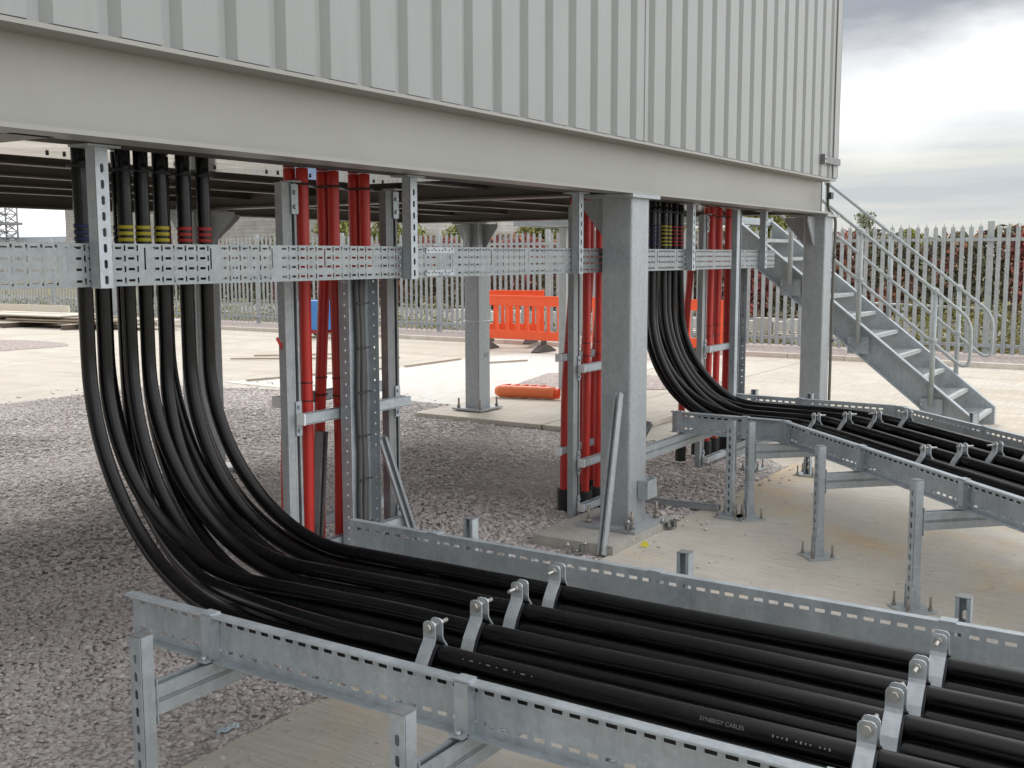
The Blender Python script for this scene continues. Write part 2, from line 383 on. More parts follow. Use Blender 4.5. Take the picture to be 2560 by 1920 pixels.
# ------------------------------------------------------------------ ground
def sheet(pts, z, th=0):
    mb = MB(); n_ = len(pts)
    if th: return mb.extr(pts, (0, 0, z - th), (1, 0, 0), (0, 1, 0), (0, 0, 1), th)
    return mb.add([(x, y, z) for x, y in pts], [tuple(range(n_))])
def rect(x0, x1, y0, y1): return [(x0, y0), (x1, y0), (x1, y1), (x0, y1)]
struct('ground', sheet(rect(-300, 900, -300, 900), -.10), 'verge')
struct('yard_concrete', sheet(rect(-14, 17.0, -14, 60), 0, .08), 'concrete_yard')
struct('front_slab', sheet(rect(-13, 8.9, -13, 2.7), .012, .01), 'concrete_near')
GR = [(-6, 2.702), (8.1, 2.702), (8.66, 3.2), (8.66, 6.9), (9.58, 6.92), (9.58, 9.6), (9.1, 11.35), (-6, 11.6)]
struct('gravel_bed', sheet(GR, .004), 'gravel_plane')
struct('column_slab', sheet(rect(8.68, 12.3, 4.48, 6.85), .05, .045), 'concrete_yard')
struct('new_slab', sheet([(9.6, 6.87), (15.4, 6.87), (15.4, 9.9), (13.9, 10.05), (12.4, 10.1), (9.78, 10.9)], .005), 'concrete_white')
struct('gravel_patch', sheet([(11.9, 5.3), (12.9, 5.0), (13.2, 6.9), (12.6, 7.6), (11.4, 7.3), (10.7, 6.9)], .056), 'gravel_pink')
el = [(11.0 + 1.75 * math.cos(a), 19.3 + 1.65 * math.sin(a) + .3 * math.sin(3 * a)) for a in [2 * PI * i / 40 for i in range(40)]]
struct('gravel_patch', sheet(el, .005), 'gravel_pink')
mb = MB()
for k in range(56): mb.box(17.0, 17.13, -8 + k * .915, -8 + k * .915 + .905, -.08, .075)
struct('kerb', mb, 'kerb_stone')
struct('gravel_strip', sheet(rect(17.13, 19.2, -14, 60), .04, .12), 'gravel_pink')
struct('road', sheet(rect(22.6, 29.2, -40, 90), -.07), 'asphalt')
mb = MB()
for k in range(60): mb.box(22.45, 22.6, -20 + k * .92, -20 + k * .92 + .91, -.09, .02)
struct('kerb', mb, 'kerb_stone')

# crushed stone lying on the gravel bed (numpy, one object)
def ico():
    p = (1 + 5 ** .5) / 2
    v = np.array([(-1, p, 0), (1, p, 0), (-1, -p, 0), (1, -p, 0), (0, -1, p), (0, 1, p), (0, -1, -p), (0, 1, -p), (p, 0, -1), (p, 0, 1), (-p, 0, -1), (-p, 0, 1)], float)
    f = np.array([(0, 11, 5), (0, 5, 1), (0, 1, 7), (0, 7, 10), (0, 10, 11), (1, 5, 9), (5, 11, 4), (11, 10, 2), (10, 7, 6), (7, 1, 8), (3, 9, 4), (3, 4, 2), (3, 2, 6), (3, 6, 8), (3, 8, 9), (4, 9, 5), (2, 4, 11), (6, 2, 10), (8, 6, 7), (9, 8, 1)])
    return v / np.linalg.norm(v[0]), f
def in_poly(x, y, P):
    c = np.zeros(len(x), bool); j = len(P) - 1
    for i in range(len(P)):
        xi, yi = P[i]; xj, yj = P[j]
        c ^= ((yi > y) != (yj > y)) & (x < (xj - xi) * (y - yi) / (yj - yi + 1e-12) + xi); j = i
    return c
def scatter(n, x0, x1, y0, y1, poly, size, keep):
    x = rng.uniform(x0, x1, n); y = rng.uniform(y0, y1, n); k = in_poly(x, y, poly) & keep(x, y); x, y = x[k], y[k]; N = len(x)
    iv, jf = ico()
    sc_ = size * rng.lognormal(0, .28, (N, 1)) * np.stack([rng.uniform(.85, 1.35, N), rng.uniform(.65, 1.1, N), rng.uniform(.38, .68, N)], 1)
    vs = iv[None] * (1 + rng.uniform(-.28, .28, (N, 12, 1))) * sc_[:, None, :]
    a = rng.uniform(0, 2 * PI, N); t = rng.normal(0, .35, N)
    ca, sa, ct, st = np.cos(a), np.sin(a), np.cos(t), np.sin(t)
    X, Y, Z = vs[..., 0], vs[..., 1], vs[..., 2]
    Y, Z = Y * ct[:, None] - Z * st[:, None], Y * st[:, None] + Z * ct[:, None]
    X, Y = X * ca[:, None] - Y * sa[:, None], X * sa[:, None] + Y * ca[:, None]
    z0 = rng.uniform(.0, .011, N) + .006 * np.sin(x * 2.1) * np.sin(y * 2.7)
    out = np.stack([X + x[:, None], Y + y[:, None], Z + z0[:, None]], 2).reshape(-1, 3)
    fs = (jf[None] + (np.arange(N) * 12)[:, None, None]).reshape(-1, 3)
    return out, fs
def clear(x, y):
    ok = ~((x > 5.1) & (x < 5.97) & (y > 2.6) & (y < 3.28))
    return ok & (y > 2.72 + .05 * np.sin(x * 9) + .03 * np.sin(x * 23))
def cone(x, y):   # only what the view (and steps to its side) can see
    a = np.arctan2(y, x); return (a > math.radians(14)) & (a < math.radians(70)) & clear(x, y)
v1, f1 = scatter(110000, .6, 5.6, 2.6, 6.2, GR, .0100, lambda x, y: cone(x, y) & (np.hypot(x, y) < 5.8))
v2, f2 = scatter(115000, 1.5, 9.6, 2.6, 11.5, GR, .0128, lambda x, y: cone(x, y) & (np.hypot(x, y) >= 5.8))
# a few stones kicked onto the slab
v3, f3 = scatter(900, 1.7, 8.2, 2.0, 2.75, rect(1.6, 8.3, 1.9, 2.76), .011, lambda x, y: rng.uniform(0, 1, len(x)) < np.exp(-(2.72 - y) * 6))
v3[:, 2] += .01
ED = [(9.1, 6.9), (10.1, 6.9), (10.1, 11.2), (9.6, 12.0), (4, 12.2), (4, 11.4), (9.0, 11.2), (9.5, 9.6)]
v4, f4 = scatter(2600, 4, 10.2, 6.9, 12.3, ED, .012, lambda x, y: rng.uniform(0, 1, len(x)) < .35)
st = bulk('gravel', np.concatenate([v1, v2, v3, v4]), np.concatenate([f1, f2 + len(v1), f3 + len(v1) + len(v2), f4 + len(v1) + len(v2) + len(v3)]), 'gravel_stone')
tag(st, 'loose grey and pinkish crushed stone covering the ground below the building', 'gravel', kind='stuff')

# ------------------------------------------------------------------ the raised building
bd = thing('elevated_building', 'pale grey steel building with ribbed cladding raised on columns above the cables', 'building', (5, 4.9, 2.0))
XL, XR, YF, YB, ZT = -4.0, 9.24, 2.82, 7.25, 5.4
prof = []; x = XL
ribs = []
xr = 1.826 - .225 * 26
while xr < XR - .05:
    if xr > XL: ribs.append(xr)
    xr += .2245
pts = [(XL, 0)]
for r_ in ribs:     # crest, then a recessed trough right after each edge
    pts += [(r_ - .006, 0), (r_ + .004, .026), (r_ + .046, .026), (r_ + .074, 0)]
pts += [(XR + .02, 0)]
mb = MB()
for (a, b_), (c, d) in zip(pts[:-1], pts[1:]):
    mb.add([(a, 2.735 + b_, 2.292), (c, 2.735 + d, 2.292), (c, 2.735 + d, ZT), (a, 2.735 + b_, ZT)], [(0, 1, 2, 3)])
    mb.add([(a, 2.735 + b_, 2.292), (c, 2.735 + d, 2.292), (c, 2.78, 2.292), (a, 2.78, 2.292)], [(3, 2, 1, 0)])
mb.box(5.576, 5.586, 2.7315, 2.7345, 2.293, ZT)
obj('cladding_wall', mb, 'cladding', bd)
mb = MB(); mb.box(XR - .05, XR + .02, 2.78, YB, 2.292, ZT); mb.box(XL, XR - .05, YB - .05, YB, 2.292, ZT); mb.box(XL, XL + .05, 2.78, YB - .05, 2.292, ZT)
obj('side_wall', mb, 'cladding', bd)
mb = MB(); mb.box(XR - .10, XR + .026, 2.724, 2.732, 2.30, ZT); mb.box(XR + .021, XR + .028, 2.724, 2.85, 2.30, ZT); obj('corner_trim', mb, 'cladding', bd)
mb = MB(); mb.box(XL - .1, XR + .1, 2.65, YB + .1, ZT, ZT + .12); obj('roof', mb, 'cladding', bd)
def ibeam(y, sgn, x0, x1, z0, z1, fl=.06, tf=.014):
    mb = MB()
    mb.box(x0, x1, y - .005, y + .005, z0 + tf, z1 - tf)
    ya, yb = (y - fl, y + .05) if sgn < 0 else (y - .05, y + fl)
    mb.box(x0, x1, ya, yb, z0, z0 + tf); mb.box(x0, x1, ya - (.03 if sgn < 0 else 0), yb, z1 - tf, z1)
    return mb
BE = 9.235
obj('edge_beam', ibeam(2.855, -1, XL, BE, 2.0, 2.287, .098), 'beam_paint', bd)
mb = MB(); mb.box(BE + .001, BE + .011, 2.845, 2.90, 2.0, 2.287); obj('beam_end_plate', mb, 'beam_paint', bd)
obj('edge_beam', ibeam(7.2, 1, XL, BE, 2.0, 2.287), 'joist_paint_shaded', bd)
mb = MB(); mb.box(BE - .1, BE - .09, 2.86, 7.15, 2.014, 2.287); mb.box(BE - .15, BE, 2.87, 7.14, 2.0, 2.013); obj('edge_beam', mb, 'joist_paint_shaded', bd)
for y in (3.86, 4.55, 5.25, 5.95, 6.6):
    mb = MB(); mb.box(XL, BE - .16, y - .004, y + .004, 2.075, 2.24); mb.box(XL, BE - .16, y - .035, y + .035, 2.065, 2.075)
    obj('joist', mb, 'joist_paint_shaded' if y > 4 else 'galvanised_dark', bd)
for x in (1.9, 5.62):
    mb = MB(); mb.box(x - .005, x + .005, 2.87, 7.14, 2.014, 2.285); mb.box(x - .07, x + .07, 2.87, 7.14, 2.0, 2.013); obj('cross_beam', mb, 'joist_paint_shaded', bd)
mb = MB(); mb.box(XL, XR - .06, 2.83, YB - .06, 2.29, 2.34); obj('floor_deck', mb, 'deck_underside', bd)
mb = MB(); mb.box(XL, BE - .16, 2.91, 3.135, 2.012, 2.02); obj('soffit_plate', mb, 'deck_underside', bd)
for x0, x1 in ((.6, 4.42), (6.55, 8.75)):
    mb = MB(); mb.box(x0, x1, 3.14, 3.78, 2.03, 2.036); gp = obj('gland_plate', mb, 'polished_plate', bd)
    x = x0 + .05
    while x < x1 - .05:
        mb = MB(); mb.cyl((x, 3.60, 2.021), (x, 3.60, 2.0295), .006, 6); obj('bolt', mb, 'black_plastic', gp)
        x += random.choice((.07, .07, .16, .3))
mb = MB(); mb.box(8.86, 9.245, 2.70, 2.723, 2.40, 2.455); mb.box(8.83, 8.86, 2.705, 2.733, 2.39, 2.47); mb.box(9.247, 9.25, 2.70, 2.80, 2.40, 2.455)
obj('corner_bracket', mb, 'galvanised_dark', bd)
mb = MB(); mb.cyl((8.845, 2.700, 2.445), (8.845, 2.712, 2.445), .012, 6); mb.cyl((8.845, 2.700, 2.412), (8.845, 2.712, 2.412), .012, 6); obj('bracket_bolt', mb, 'steel_bolt', bd)

# ------------------------------------------------------------------ columns
def rbox(mb, x0, x1, y0, y1, z0, z1, r=.014):
    pr = []
    for cx, cy, a0 in ((x1 - r, y1 - r, 0), (x0 + r, y1 - r, 90), (x0 + r, y0 + r, 180), (x1 - r, y0 + r, 270)):
        pr += [(cx + r * math.cos(math.radians(a0 + k * 30)), cy + r * math.sin(math.radians(a0 + k * 30))) for k in range(4)]
    return mb.extr(pr, (0, 0, z0), (1, 0, 0), (0, 1, 0), (0, 0, 1), z1 - z0)
def column(x0, x1, y0, y1, label, gus, zb=.0, plinth=None, name='steel_column', matn='column_steel', cap=.05):
    cx, cy = (x0 + x1) / 2, (y0 + y1) / 2
    t = thing(name, label, 'column', (cx, cy, zb), 'galvanised columns under the building')
    obj('shaft', rbox(MB(), x0, x1, y0, y1, zb + .02, 1.978), matn, t)
    mb = MB(); mb.box(x0 - .10, x1 + .10, y0 - .09, y1 + .09, zb, zb + .02); bp = obj('base_plate', mb, matn, t)
    mb = MB(); mb.box(x0 - cap - .01, x1 + cap + .02, y0 - cap + .015, y1 + cap + .06, 1.978, 1.998); obj('cap_plate', mb, matn, t)
    for dx, dy, s in gus:
        if dx: P = (x1 if dx > 0 else x0, cy); mb = MB().extr([(0, 0), (s, 0), (s, -.03), (.025, -.24), (0, -.24)], (P[0], P[1] - .006, 1.977), (dx, 0, 0), (0, 0, 1), (0, 1, 0), .012)
        else: P = (cx, y1 if dy > 0 else y0); mb = MB().extr([(0, 0), (s, 0), (s, -.03), (.025, -.24), (0, -.24)], (P[0] - .006, P[1], 1.977), (0, dy, 0), (0, 0, 1), (1, 0, 0), .012)
        obj('gusset', mb, matn, t)
    for sx in (-1, 1):
        for sy in (-1, 1):
            mb = MB(); bx, by = (x0 - .05 if sx < 0 else x1 + .05), (y0 - .045 if sy < 0 else y1 + .045)
            mb.cyl((bx, by, zb + .02), (bx, by, zb + .12), .010, 8); mb.cyl((bx, by, zb + .0205), (bx, by, zb + .045), .02, 6); obj('anchor_bolt', mb, 'rusty_bolt', bp)
    if plinth:
        mb = MB().extr([(plinth[0], plinth[2]), (plinth[1], plinth[2]), (plinth[1], plinth[3]), (plinth[0], plinth[3])], (0, 0, 0), (1, 0, 0), (0, 1, 0), (0, 0, 1), zb - .001)
        obj('plinth', mb, 'concrete_plinth', t)
    return t
cA = column(5.53, 5.755, 2.78, 2.975, 'tall galvanised column in the middle with leaning strut, front row', [(0, 1, .20)], .062, (5.14, 5.92, 2.68, 3.2))
mb = MB().extr([(5.14, 2.60), (5.30, 2.56), (5.95, 2.62), (5.92, 2.679), (5.14, 2.679)], (0, 0, .012), (1, 0, 0), (0, 1, 0), (0, 0, 1), .03); 
mb = MB()
for a, b_, c, d in ((5.635, 5.762, 2.712, 2.716), (5.635, 5.762, 2.772, 2.776), (5.635, 5.64, 2.7165, 2.7715), (5.757, 5.762, 2.7165, 2.7715)): mb.box(a, b_, c, d, .225, .335)
bx = obj('box_bracket', mb, 'galvanised', cA)
column(9.155, 9.365, 2.78, 2.97, 'galvanised column under the building corner beside the stairs', [(0, 1, .2), (-1, 0, .2)], .0)
cA1 = column(9.10, 9.31, 6.32, 6.50, 'far galvanised column stencilled A1 standing on the concrete slab', [(0, 1, .17), (0, -1, .17), (-1, 0, .15), (1, 0, .15)], .062)
obj('stencil', text_mb('A1', .085, (9.235, 6.3185, .60), (1, 0, 0), (0, 0, 1)), 'stencil_grey', cA1)
mb = MB(); z = .985
for a, b_ in (((9.095, 6.31), (9.315, 6.31)), ((9.095, 6.51), (9.095, 6.31)), ((9.315, 6.51), (9.315, 6.31))): mb.cyl((*a, z), (*b_, z), .0035, 6)
obj('tie_wire', mb, 'white_plastic', cA1)
column(5.43, 5.66, 6.31, 6.51, 'galvanised column seen behind the hanging black cables', [(0, -1, .3), (1, 0, .3), (0, 1, .2)], .03)
column(.45, .68, 2.78, 2.97, 'galvanised column at the near left corner of the raised building', [(0, 1, .2)], .0)
column(1.8, 2.03, 6.22, 6.42, 'galvanised column at the far left corner of the raised building', [(0, 1, .2)], .0)

# ------------------------------------------------------------------ hanging perforated tray and hangers
def perforated(x0, x1, cuts):
    mb = MB(); y, z0, z1 = 3.0, 1.556, 1.694; h = z1 - z0
    rows = (.018, .055, .09, .124)
    def bands(a, b_, skip):
        out = []
        for ri, r_ in enumerate(rows):
            sl = []; k = math.ceil((a + .004) / .05)
            while k * .05 + .026 < b_:
                u = k * .05
                if u > a + .003: sl.append((u - a, u - a + .025, r_ - .0042, r_ + .0042, .002))
                if u + .043 < b_ and u > a + .003: sl.append((u - a + .034, u - a + .041, r_ - .010, r_ + .010, .0015))
                k += 1
            out.append((r_ - .0105, r_ + .0105, sl))
        return out
    edges = [x0] + [c for c in cuts if x0 < c < x1] + [x1]
    for i, (a, b_) in enumerate(zip(edges[:-1], edges[1:])):
        e = b_ - .008 if i < len(edges) - 2 else b_
        mb.plate((a, y, z0), (1, 0, 0), (0, 0, 1), (0, -1, 0), e - a, h, bands(a, e, None), .0015)
        if e < b_: mb.plate((e, y, z0), (1, 0, 0), (0, 0, 1), (0, -1, 0), b_ - e, h, [(.05, .128, [(.0005, b_ - e - .0005, .052, .126, 0)])], .0015)
    mb.box(x0, x1, y, y + .05, z1 - .002, z1); mb.box(x0, x1, y, y + .05, z0, z0 + .002)
    mb.box(x0, x1, y + .048, y + .05, z1 - .014, z1 - .0025); mb.box(x0, x1, y + .048, y + .05, z0 + .0025, z0 + .014)
    return mb
tr = thing('perforated_cable_tray', 'long perforated steel cable tray hanging level below the building edge', 'cable tray', (4.7, 3.0, 1.556))
cuts = [1.2, 1.49, 1.78, 2.076, 2.371, 2.654, 2.952, 3.242, 3.536, 3.82, 4.11, 4.435, 4.781, 5.136, 5.438, 5.74, 6.04, 6.333, 6.631, 6.94, 7.282, 7.883, 8.2]
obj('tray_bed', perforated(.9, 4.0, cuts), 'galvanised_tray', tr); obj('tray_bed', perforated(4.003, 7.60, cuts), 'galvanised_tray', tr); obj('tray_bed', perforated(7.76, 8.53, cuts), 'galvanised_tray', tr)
for z0 in (1.562, 1.664):
    mb = MB(); sl = [(.012 + .026 * k, .012 + .026 * k + .013, .011, .017, .002) for k in range(7)]
    mb.plate((3.90, 2.9965, z0), (1, 0, 0), (0, 0, 1), (0, -1, 0), .215, .028, [(.005, .023, sl)], .002)
    sp_ = obj('splice_plate', mb, 'galvanised', tr)
    mb = MB()
    for k in (0, 2, 5, 7): mb.cyl((3.906 + .028 * k, 2.990, z0 + .0215), (3.906 + .028 * k, 2.9945, z0 + .0215), .0045, 8)
    obj('rivet', mb, 'steel_bolt', sp_)
mb = MB(); mb.tube([(4.0, 2.99, 1.575), (4.02, 2.985, 1.56), (4.035, 2.985, 1.545), (4.05, 2.985, 1.556), (4.06, 2.99, 1.575)], .0015, 6); obj('wire_tie', mb, 'galvanised_dark', tr)
mb = MB(); mb.strut((7.68, 3.0, 0), (7.68, 3.0, 1.99), (-1, 0, 0), .041, .06, False); mb.box(7.725, 7.729, 2.975, 3.03, 0, 1.98)
cnd = tag(obj('strut_post', mb, 'galvanised', None, (7.68, 3.0, 0)), 'upright galvanised strut in the gap of the hanging perforated tray', 'strut')
for i, (x, lab) in enumerate(((2.178, 'leftmost slotted hanger strut, in front of the black cables'), (3.756, 'slotted hanger strut beside the joint in the perforated tray'),
                              (5.246, 'slotted hanger strut just left of the middle column'), (6.79, 'slotted hanger strut between the far black and red cables'), (8.19, 'slotted hanger strut at the far end of the perforated tray'))):
    t = thing('tray_hanger', lab, 'hanger', (x, 2.965, 1.552), 'struts hanging from the beam to the perforated tray')
    mb = MB(); mb.strut((x, 2.972, 1.552), (x, 2.972, 1.992), (0, -1, 0), .047, .047, True, .012); obj('strut', mb, 'galvanised', t)
    mb = MB(); mb.box(x - .06, x + .06, 2.93, 3.03, 1.9925, 1.999); obj('head_plate', mb, 'galvanised', t)
    mb = MB(); mb.cyl((x, 2.999, 1.62), (x, 3.006, 1.62), .009, 6); obj('bolt', mb, 'steel_bolt', t)

# ------------------------------------------------------------------ cable ladders
def rail_seg(mb, p0, p1, out, slots=True, h=.14, z0=.48):
    """side rail: web with two slot rows, flanges turned to `out`"""
    p0 = V((*p0, z0)); p1 = V((*p1, z0)); a = p1 - p0; L = a.length; a.normalize(); o = V((*out, 0)); up_ = V((0, 0, 1))
    sl = []; u = .03
    while slots and u + .03 < L: sl.append(u); u += .048
    bands = [(.020, .034, [(q, q + .030, .0215, .0325, .001) for q in sl]), (.1025, .1175, [(q, q + .030, .1045, .1155, .001) for q in sl])] if sl else []
    mb.plate(p0, a, up_, o, L, h, bands, .002)
    mb.extr([(.002, h), (.002, h - .003), (.026, h - .003), (.031, h - .0075), (.034, h - .0065), (.033, h - .002), (.029, h)], p0, o, up_, a, L)
    mb.extr([(.002, 0), (.036, 0), (.036, .003), (.002, .003)], p0, o, up_, a, L)
    return mb
def coupler(p, a, out):
    mb = MB(); p = V((*p, .48)); a = V((*a, 0)); o = V((*out, 0)); u_ = V((0, 0, 1))
    c = p + o * .0195 + u_ * .07
    mb.obox(c, a, o, u_, .04, .033, .133); mb.obox(p + o * .018 + u_ * .1425, a, o, u_, .046, .040, .004)
    return mb
def clampfoot(p, a, out):
    mb = MB(); p = V((*p, .48)); a = V((*a, 0)); o = V((*out, 0)); u_ = V((0, 0, 1))
    mb.obox(p + o * .045 + u_ * .006, a, o, u_, .04, .03, .005); mb.cyl(p + o * .047 + u_ * .0085, p + o * .047 + u_ * .018, .008, 6)
    return mb
S2 = math.sqrt(.5)
ladA = thing('cable_ladder', 'near cable ladder of galvanised side rails carrying black cables towards the right', 'cable ladder', (2.6, 2.7, .48))
obj('side_rail', rail_seg(MB(), (2.08, 2.76), (2.08, -1.6), (-1, 0)), 'galvanised', ladA)
obj('side_rail', rail_seg(MB(), (3.13, 2.80), (3.13, -1.6), (1, 0)), 'galvanised', ladA)
FR = [2.39, 1.48, .57, -.34, -1.25]
for y in FR:
    for x, o in ((2.08, -1), (3.13, 1)):
        cp = obj('coupler', coupler((x, y), (0, 1), (o, 0)), 'galvanised', ladA); obj('clamp_foot', clampfoot((x, y), (0, 1), (o, 0)), 'bright_zinc', cp)
y = 2.6
while y > -1.6:
    mb = MB(); mb.strut((2.085, y, .492), (3.125, y, .492), (0, 0, -1), .041, .021, False); obj('rung', mb, 'galvanised_dull', ladA); y -= .3
ladB = thing('cable_ladder', 'far cable ladder of galvanised side rails bending to the right past the column', 'cable ladder', (7.1, 2.9, .48))
Bn = (6.58, 2.22); Bf = (7.62, 1.79); Lt = 4.2
mb = rail_seg(MB(), (6.58, 2.99), (6.58, 2.49), (-1, 0)); rail_seg(mb, (6.58, 2.49), Bn, (-1, 0), False); rail_seg(mb, Bn, (Bn[0] - .05, Bn[1] - .05), (-S2, S2), False)
rail_seg(mb, (Bn[0] - .05, Bn[1] - .05), (Bn[0] - Lt * S2, Bn[1] - Lt * S2), (-S2, S2))
nr = obj('side_rail', mb, 'galvanised', ladB)
for y in (2.46, 2.42, 2.34, 2.30):
    for z in (.503, .595): mb = MB(); mb.cyl((6.572, y, z), (6.578, y, z), .009, 8); obj('bolt', mb, 'galvanised_dull', nr)
mb = rail_seg(MB(), (7.62, 2.94), (7.62, 1.87), (1, 0)); rail_seg(mb, (7.62, 1.87), Bf, (1, 0), False)
rail_seg(mb, Bf, (Bf[0] - Lt * S2, Bf[1] - Lt * S2), (S2, -S2))
obj('side_rail', mb, 'galvanised', ladB)
SF = [.07, .96, 1.87, 2.78, 3.69]
for y in (2.95, 2.49):
    for x, o in ((6.58, -1), (7.62, 1)):
        cp = obj('coupler', coupler((x, y - .02), (0, 1), (o, 0)), 'galvanised', ladB); obj('clamp_foot', clampfoot((x, y - .02), (0, 1), (o, 0)), 'bright_zinc', cp)
for s in SF:
    for P, o in ((Bn, -1), (Bf, 1)):
        q = (P[0] - s * S2, P[1] - s * S2)
        cp = obj('coupler', coupler(q, (-S2, -S2), (o * S2, -o * S2)), 'galvanised', ladB); obj('clamp_foot', clampfoot(q, (-S2, -S2), (o * S2, -o * S2)), 'bright_zinc', cp)
for y in (2.8, 2.55, 2.3):
    mb = MB(); mb.strut((6.585, y, .492), (7.615, y, .492), (0, 0, -1), .041, .021, False); obj('rung', mb, 'galvanised_dull', ladB)
s = .3
while s < Lt:
    a = (Bn[0] - s * S2 + .005, Bn[1] - s * S2 - .005, .492); mb = MB(); mb.strut(a, (a[0] + 1.03 * S2, a[1] - 1.03 * S2, .492), (0, 0, -1), .041, .021, False)
    obj('rung', mb, 'galvanised_dull', ladB); s += .3

def trestle(p, nrm, lab, ground=.012, near=-.237):
    """two slotted legs and a double-strut arm under a ladder; p = point on the near rail line, nrm = across direction"""
    n_ = V((*nrm, 0)); a = V((-nrm[1], nrm[0], 0)); P = V((*p, 0)); W = 1.05
    t = thing('ladder_support', lab, 'support frame', P + n_ * .5 + V((0, 0, ground)), 'strut trestles under the cable ladders')
    for k, q, f in ((0, -.26, -1), (1, W + .25, 1)):
        if k == 0 and near < -.3: continue
        c = P + n_ * q; mb = MB(); mb.strut(c + V((0, 0, ground + .01)), c + V((0, 0, .628)), n_ * f, .044, .044, True, .03); lg = obj('leg', mb, 'galvanised', t)
        mb = MB(); mb.obox(c + V((0, 0, .6295)), n_, a, (0, 0, 1), .046, .046, .0025); obj('end_cap', mb, 'galvanised_dark', lg)
        mb = MB(); mb.obox(c + V((0, 0, ground + .006)), n_, a, (0, 0, 1), .16, .16, .010); bp = obj('base_plate', mb, 'galvanised_pale', t)
        mb = MB()
        for s1 in (-1, 1): mb.obox(c + a * s1 * .0245 + V((0, 0, ground + .066)), n_, a, (0, 0, 1), .05, .004, .11)
        mb.cyl(c - a * .031 + V((0, 0, ground + .045)), c + a * .031 + V((0, 0, ground + .045)), .007, 6); mb.cyl(c - a * .031 + V((0, 0, ground + .095)), c + a * .031 + V((0, 0, ground + .095)), .007, 6)
        obj('shoe', mb, 'galvanised', bp)
        for s1 in (-1, 1):
            for s2 in (-1, 1):
                b0 = c + n_ * s1 * .058 + a * s2 * .058 + V((0, 0, ground + .011)); mb = MB(); mb.cyl(b0, b0 + V((0, 0, .065)), .006, 8); mb.cyl(b0, b0 + V((0, 0, .012)), .011, 6)
                obj('anchor_bolt', mb, 'rusty_bolt', bp)
    p0 = P + n_ * near; p1 = P + n_ * (W + .227)
    mb = MB(); mb.strut(p0 + V((0, 0, .4565)), p1 + V((0, 0, .4565)), (0, 0, -1), .041, .041, False); mb.strut(p0 + V((0, 0, .4135)), p1 + V((0, 0, .4135)), (0, 0, 1), .041, .041, False)
    arm = obj('arm', mb, 'galvanised', t)
    for q in (p0 + n_ * .004, p1 - n_ * .004): mb = MB(); mb.obox(q + V((0, 0, .435)), n_, a, (0, 0, 1), .004, .052, .13); obj('arm_bracket', mb, 'galvanised', arm)
    return t
for y, lab in zip(FR, ('slotted trestle at the left end of the near ladder, on the gravel edge', 'slotted trestle second from the left end of the near ladder', 'slotted trestle third from the left end of the near ladder', 'slotted trestle second to last at the right end of the near ladder', 'slotted trestle last at the right end of the near ladder')):
    trestle((2.08, y), (1, 0), lab)
trestle((6.58, 2.90), (1, 0), 'strut arm fixed to the middle column carrying the start of the far ladder', .012, -.812)
trestle((6.58, 2.47), (1, 0), 'slotted trestle of the far ladder standing close to its twin at the bend')
for s, lab in zip(SF, ('slotted trestle just after the bend of the far ladder', 'slotted trestle standing alone on bare concrete under the far ladder', 'nearest visible slotted trestle of the far ladder, at the right', 'slotted trestle second to last at the right end of the far ladder', 'slotted trestle last at the right end of the far ladder')):
    trestle((Bn[0] - s * S2, Bn[1] - s * S2), (S2, -S2), lab)

# ------------------------------------------------------------------ black cables
D = .0262; Z0 = .535
def sm(t): t = max(0, min(1, t)); return t * t * (3 - 2 * t)
def fillet(poly, r, n=10):
    out = [V(poly[0])]
    for i in range(1, len(poly) - 1):
        a, b_, c = V(poly[i - 1]), V(poly[i]), V(poly[i + 1]); d1 = (a - b_).normalized(); d2 = (c - b_).normalized()
        p, q = b_ + d1 * r, b_ + d2 * r
        for k in range(n + 1):
            t = k / n; out.append(p * (1 - t) ** 2 + b_ * 2 * t * (1 - t) + q * t * t)
    return out + [V(poly[-1])]
TREF = {'a': (-.0275, 0), 'b': (.0275, 0), 'c': (0, .0475)}
def cable(xt, yt, off, slot, R, bend, x0, ztop=2.028):
    du, dz = TREF[slot]; xd = x0 + off + du; zd = Z0 + dz
    pts = []; wob = random.uniform(-.015, .015); wy = random.uniform(-.03, .03); R += random.uniform(-.04, .04)
    for k in range(12):
        z = ztop + (zd + R - ztop) * k / 12; pts.append([xt, yt, z])
    nA = 26
    for k in range(nA + 1):
        th = PI / 2 * k / nA; pts.append([xt, yt - R * (1 - math.cos(th)), zd + R * (1 - math.sin(th))])
    # lateral drift from gland position to ladder position
    yend = yt - R
    for k in range(1, 6 if bend else 10): pts.append([xt, yend - .07 * k, zd])
    s = [0]
    for p, q in zip(pts[:-1], pts[1:]): s.append(s[-1] + math.dist(p, q))
    S = s[-1]
    for p, q in zip(pts, s):
        t = (q - .40) / (S - .50) if bend else (q - .75) / (S - .80); tt = max(0, min(1, t)); p[0] = xt + (xd - xt) * sm(t) + wob * math.sin(PI * tt) * 2; p[1] += wy * math.sin(PI * min(1, tt * 1.25)) ** 2
    yl = pts[-1][1]
    if not bend:
        y = yl - .08
        while y > -1.7: pts.append([xd + .0045 * math.sin(y * 4.3 + off * 20 + dz * 60) * (1 if dz else .6), y, zd + .002 * math.sin(y * 4 + xd * 30)]); y -= .12
    else:
        o = off + du; cy = 2.22 - .414 * o; pl = [(xd, yl, zd), (xd, cy, zd), (xd - Lt * S2, cy - Lt * S2, zd)]
        r = min(.38, (yl - cy) * .9)
        fl = fillet(pl, max(r, .12)); pts += [list(p) for p in fl[1:]]
        # subdivide last leg not needed: straight
    return pts
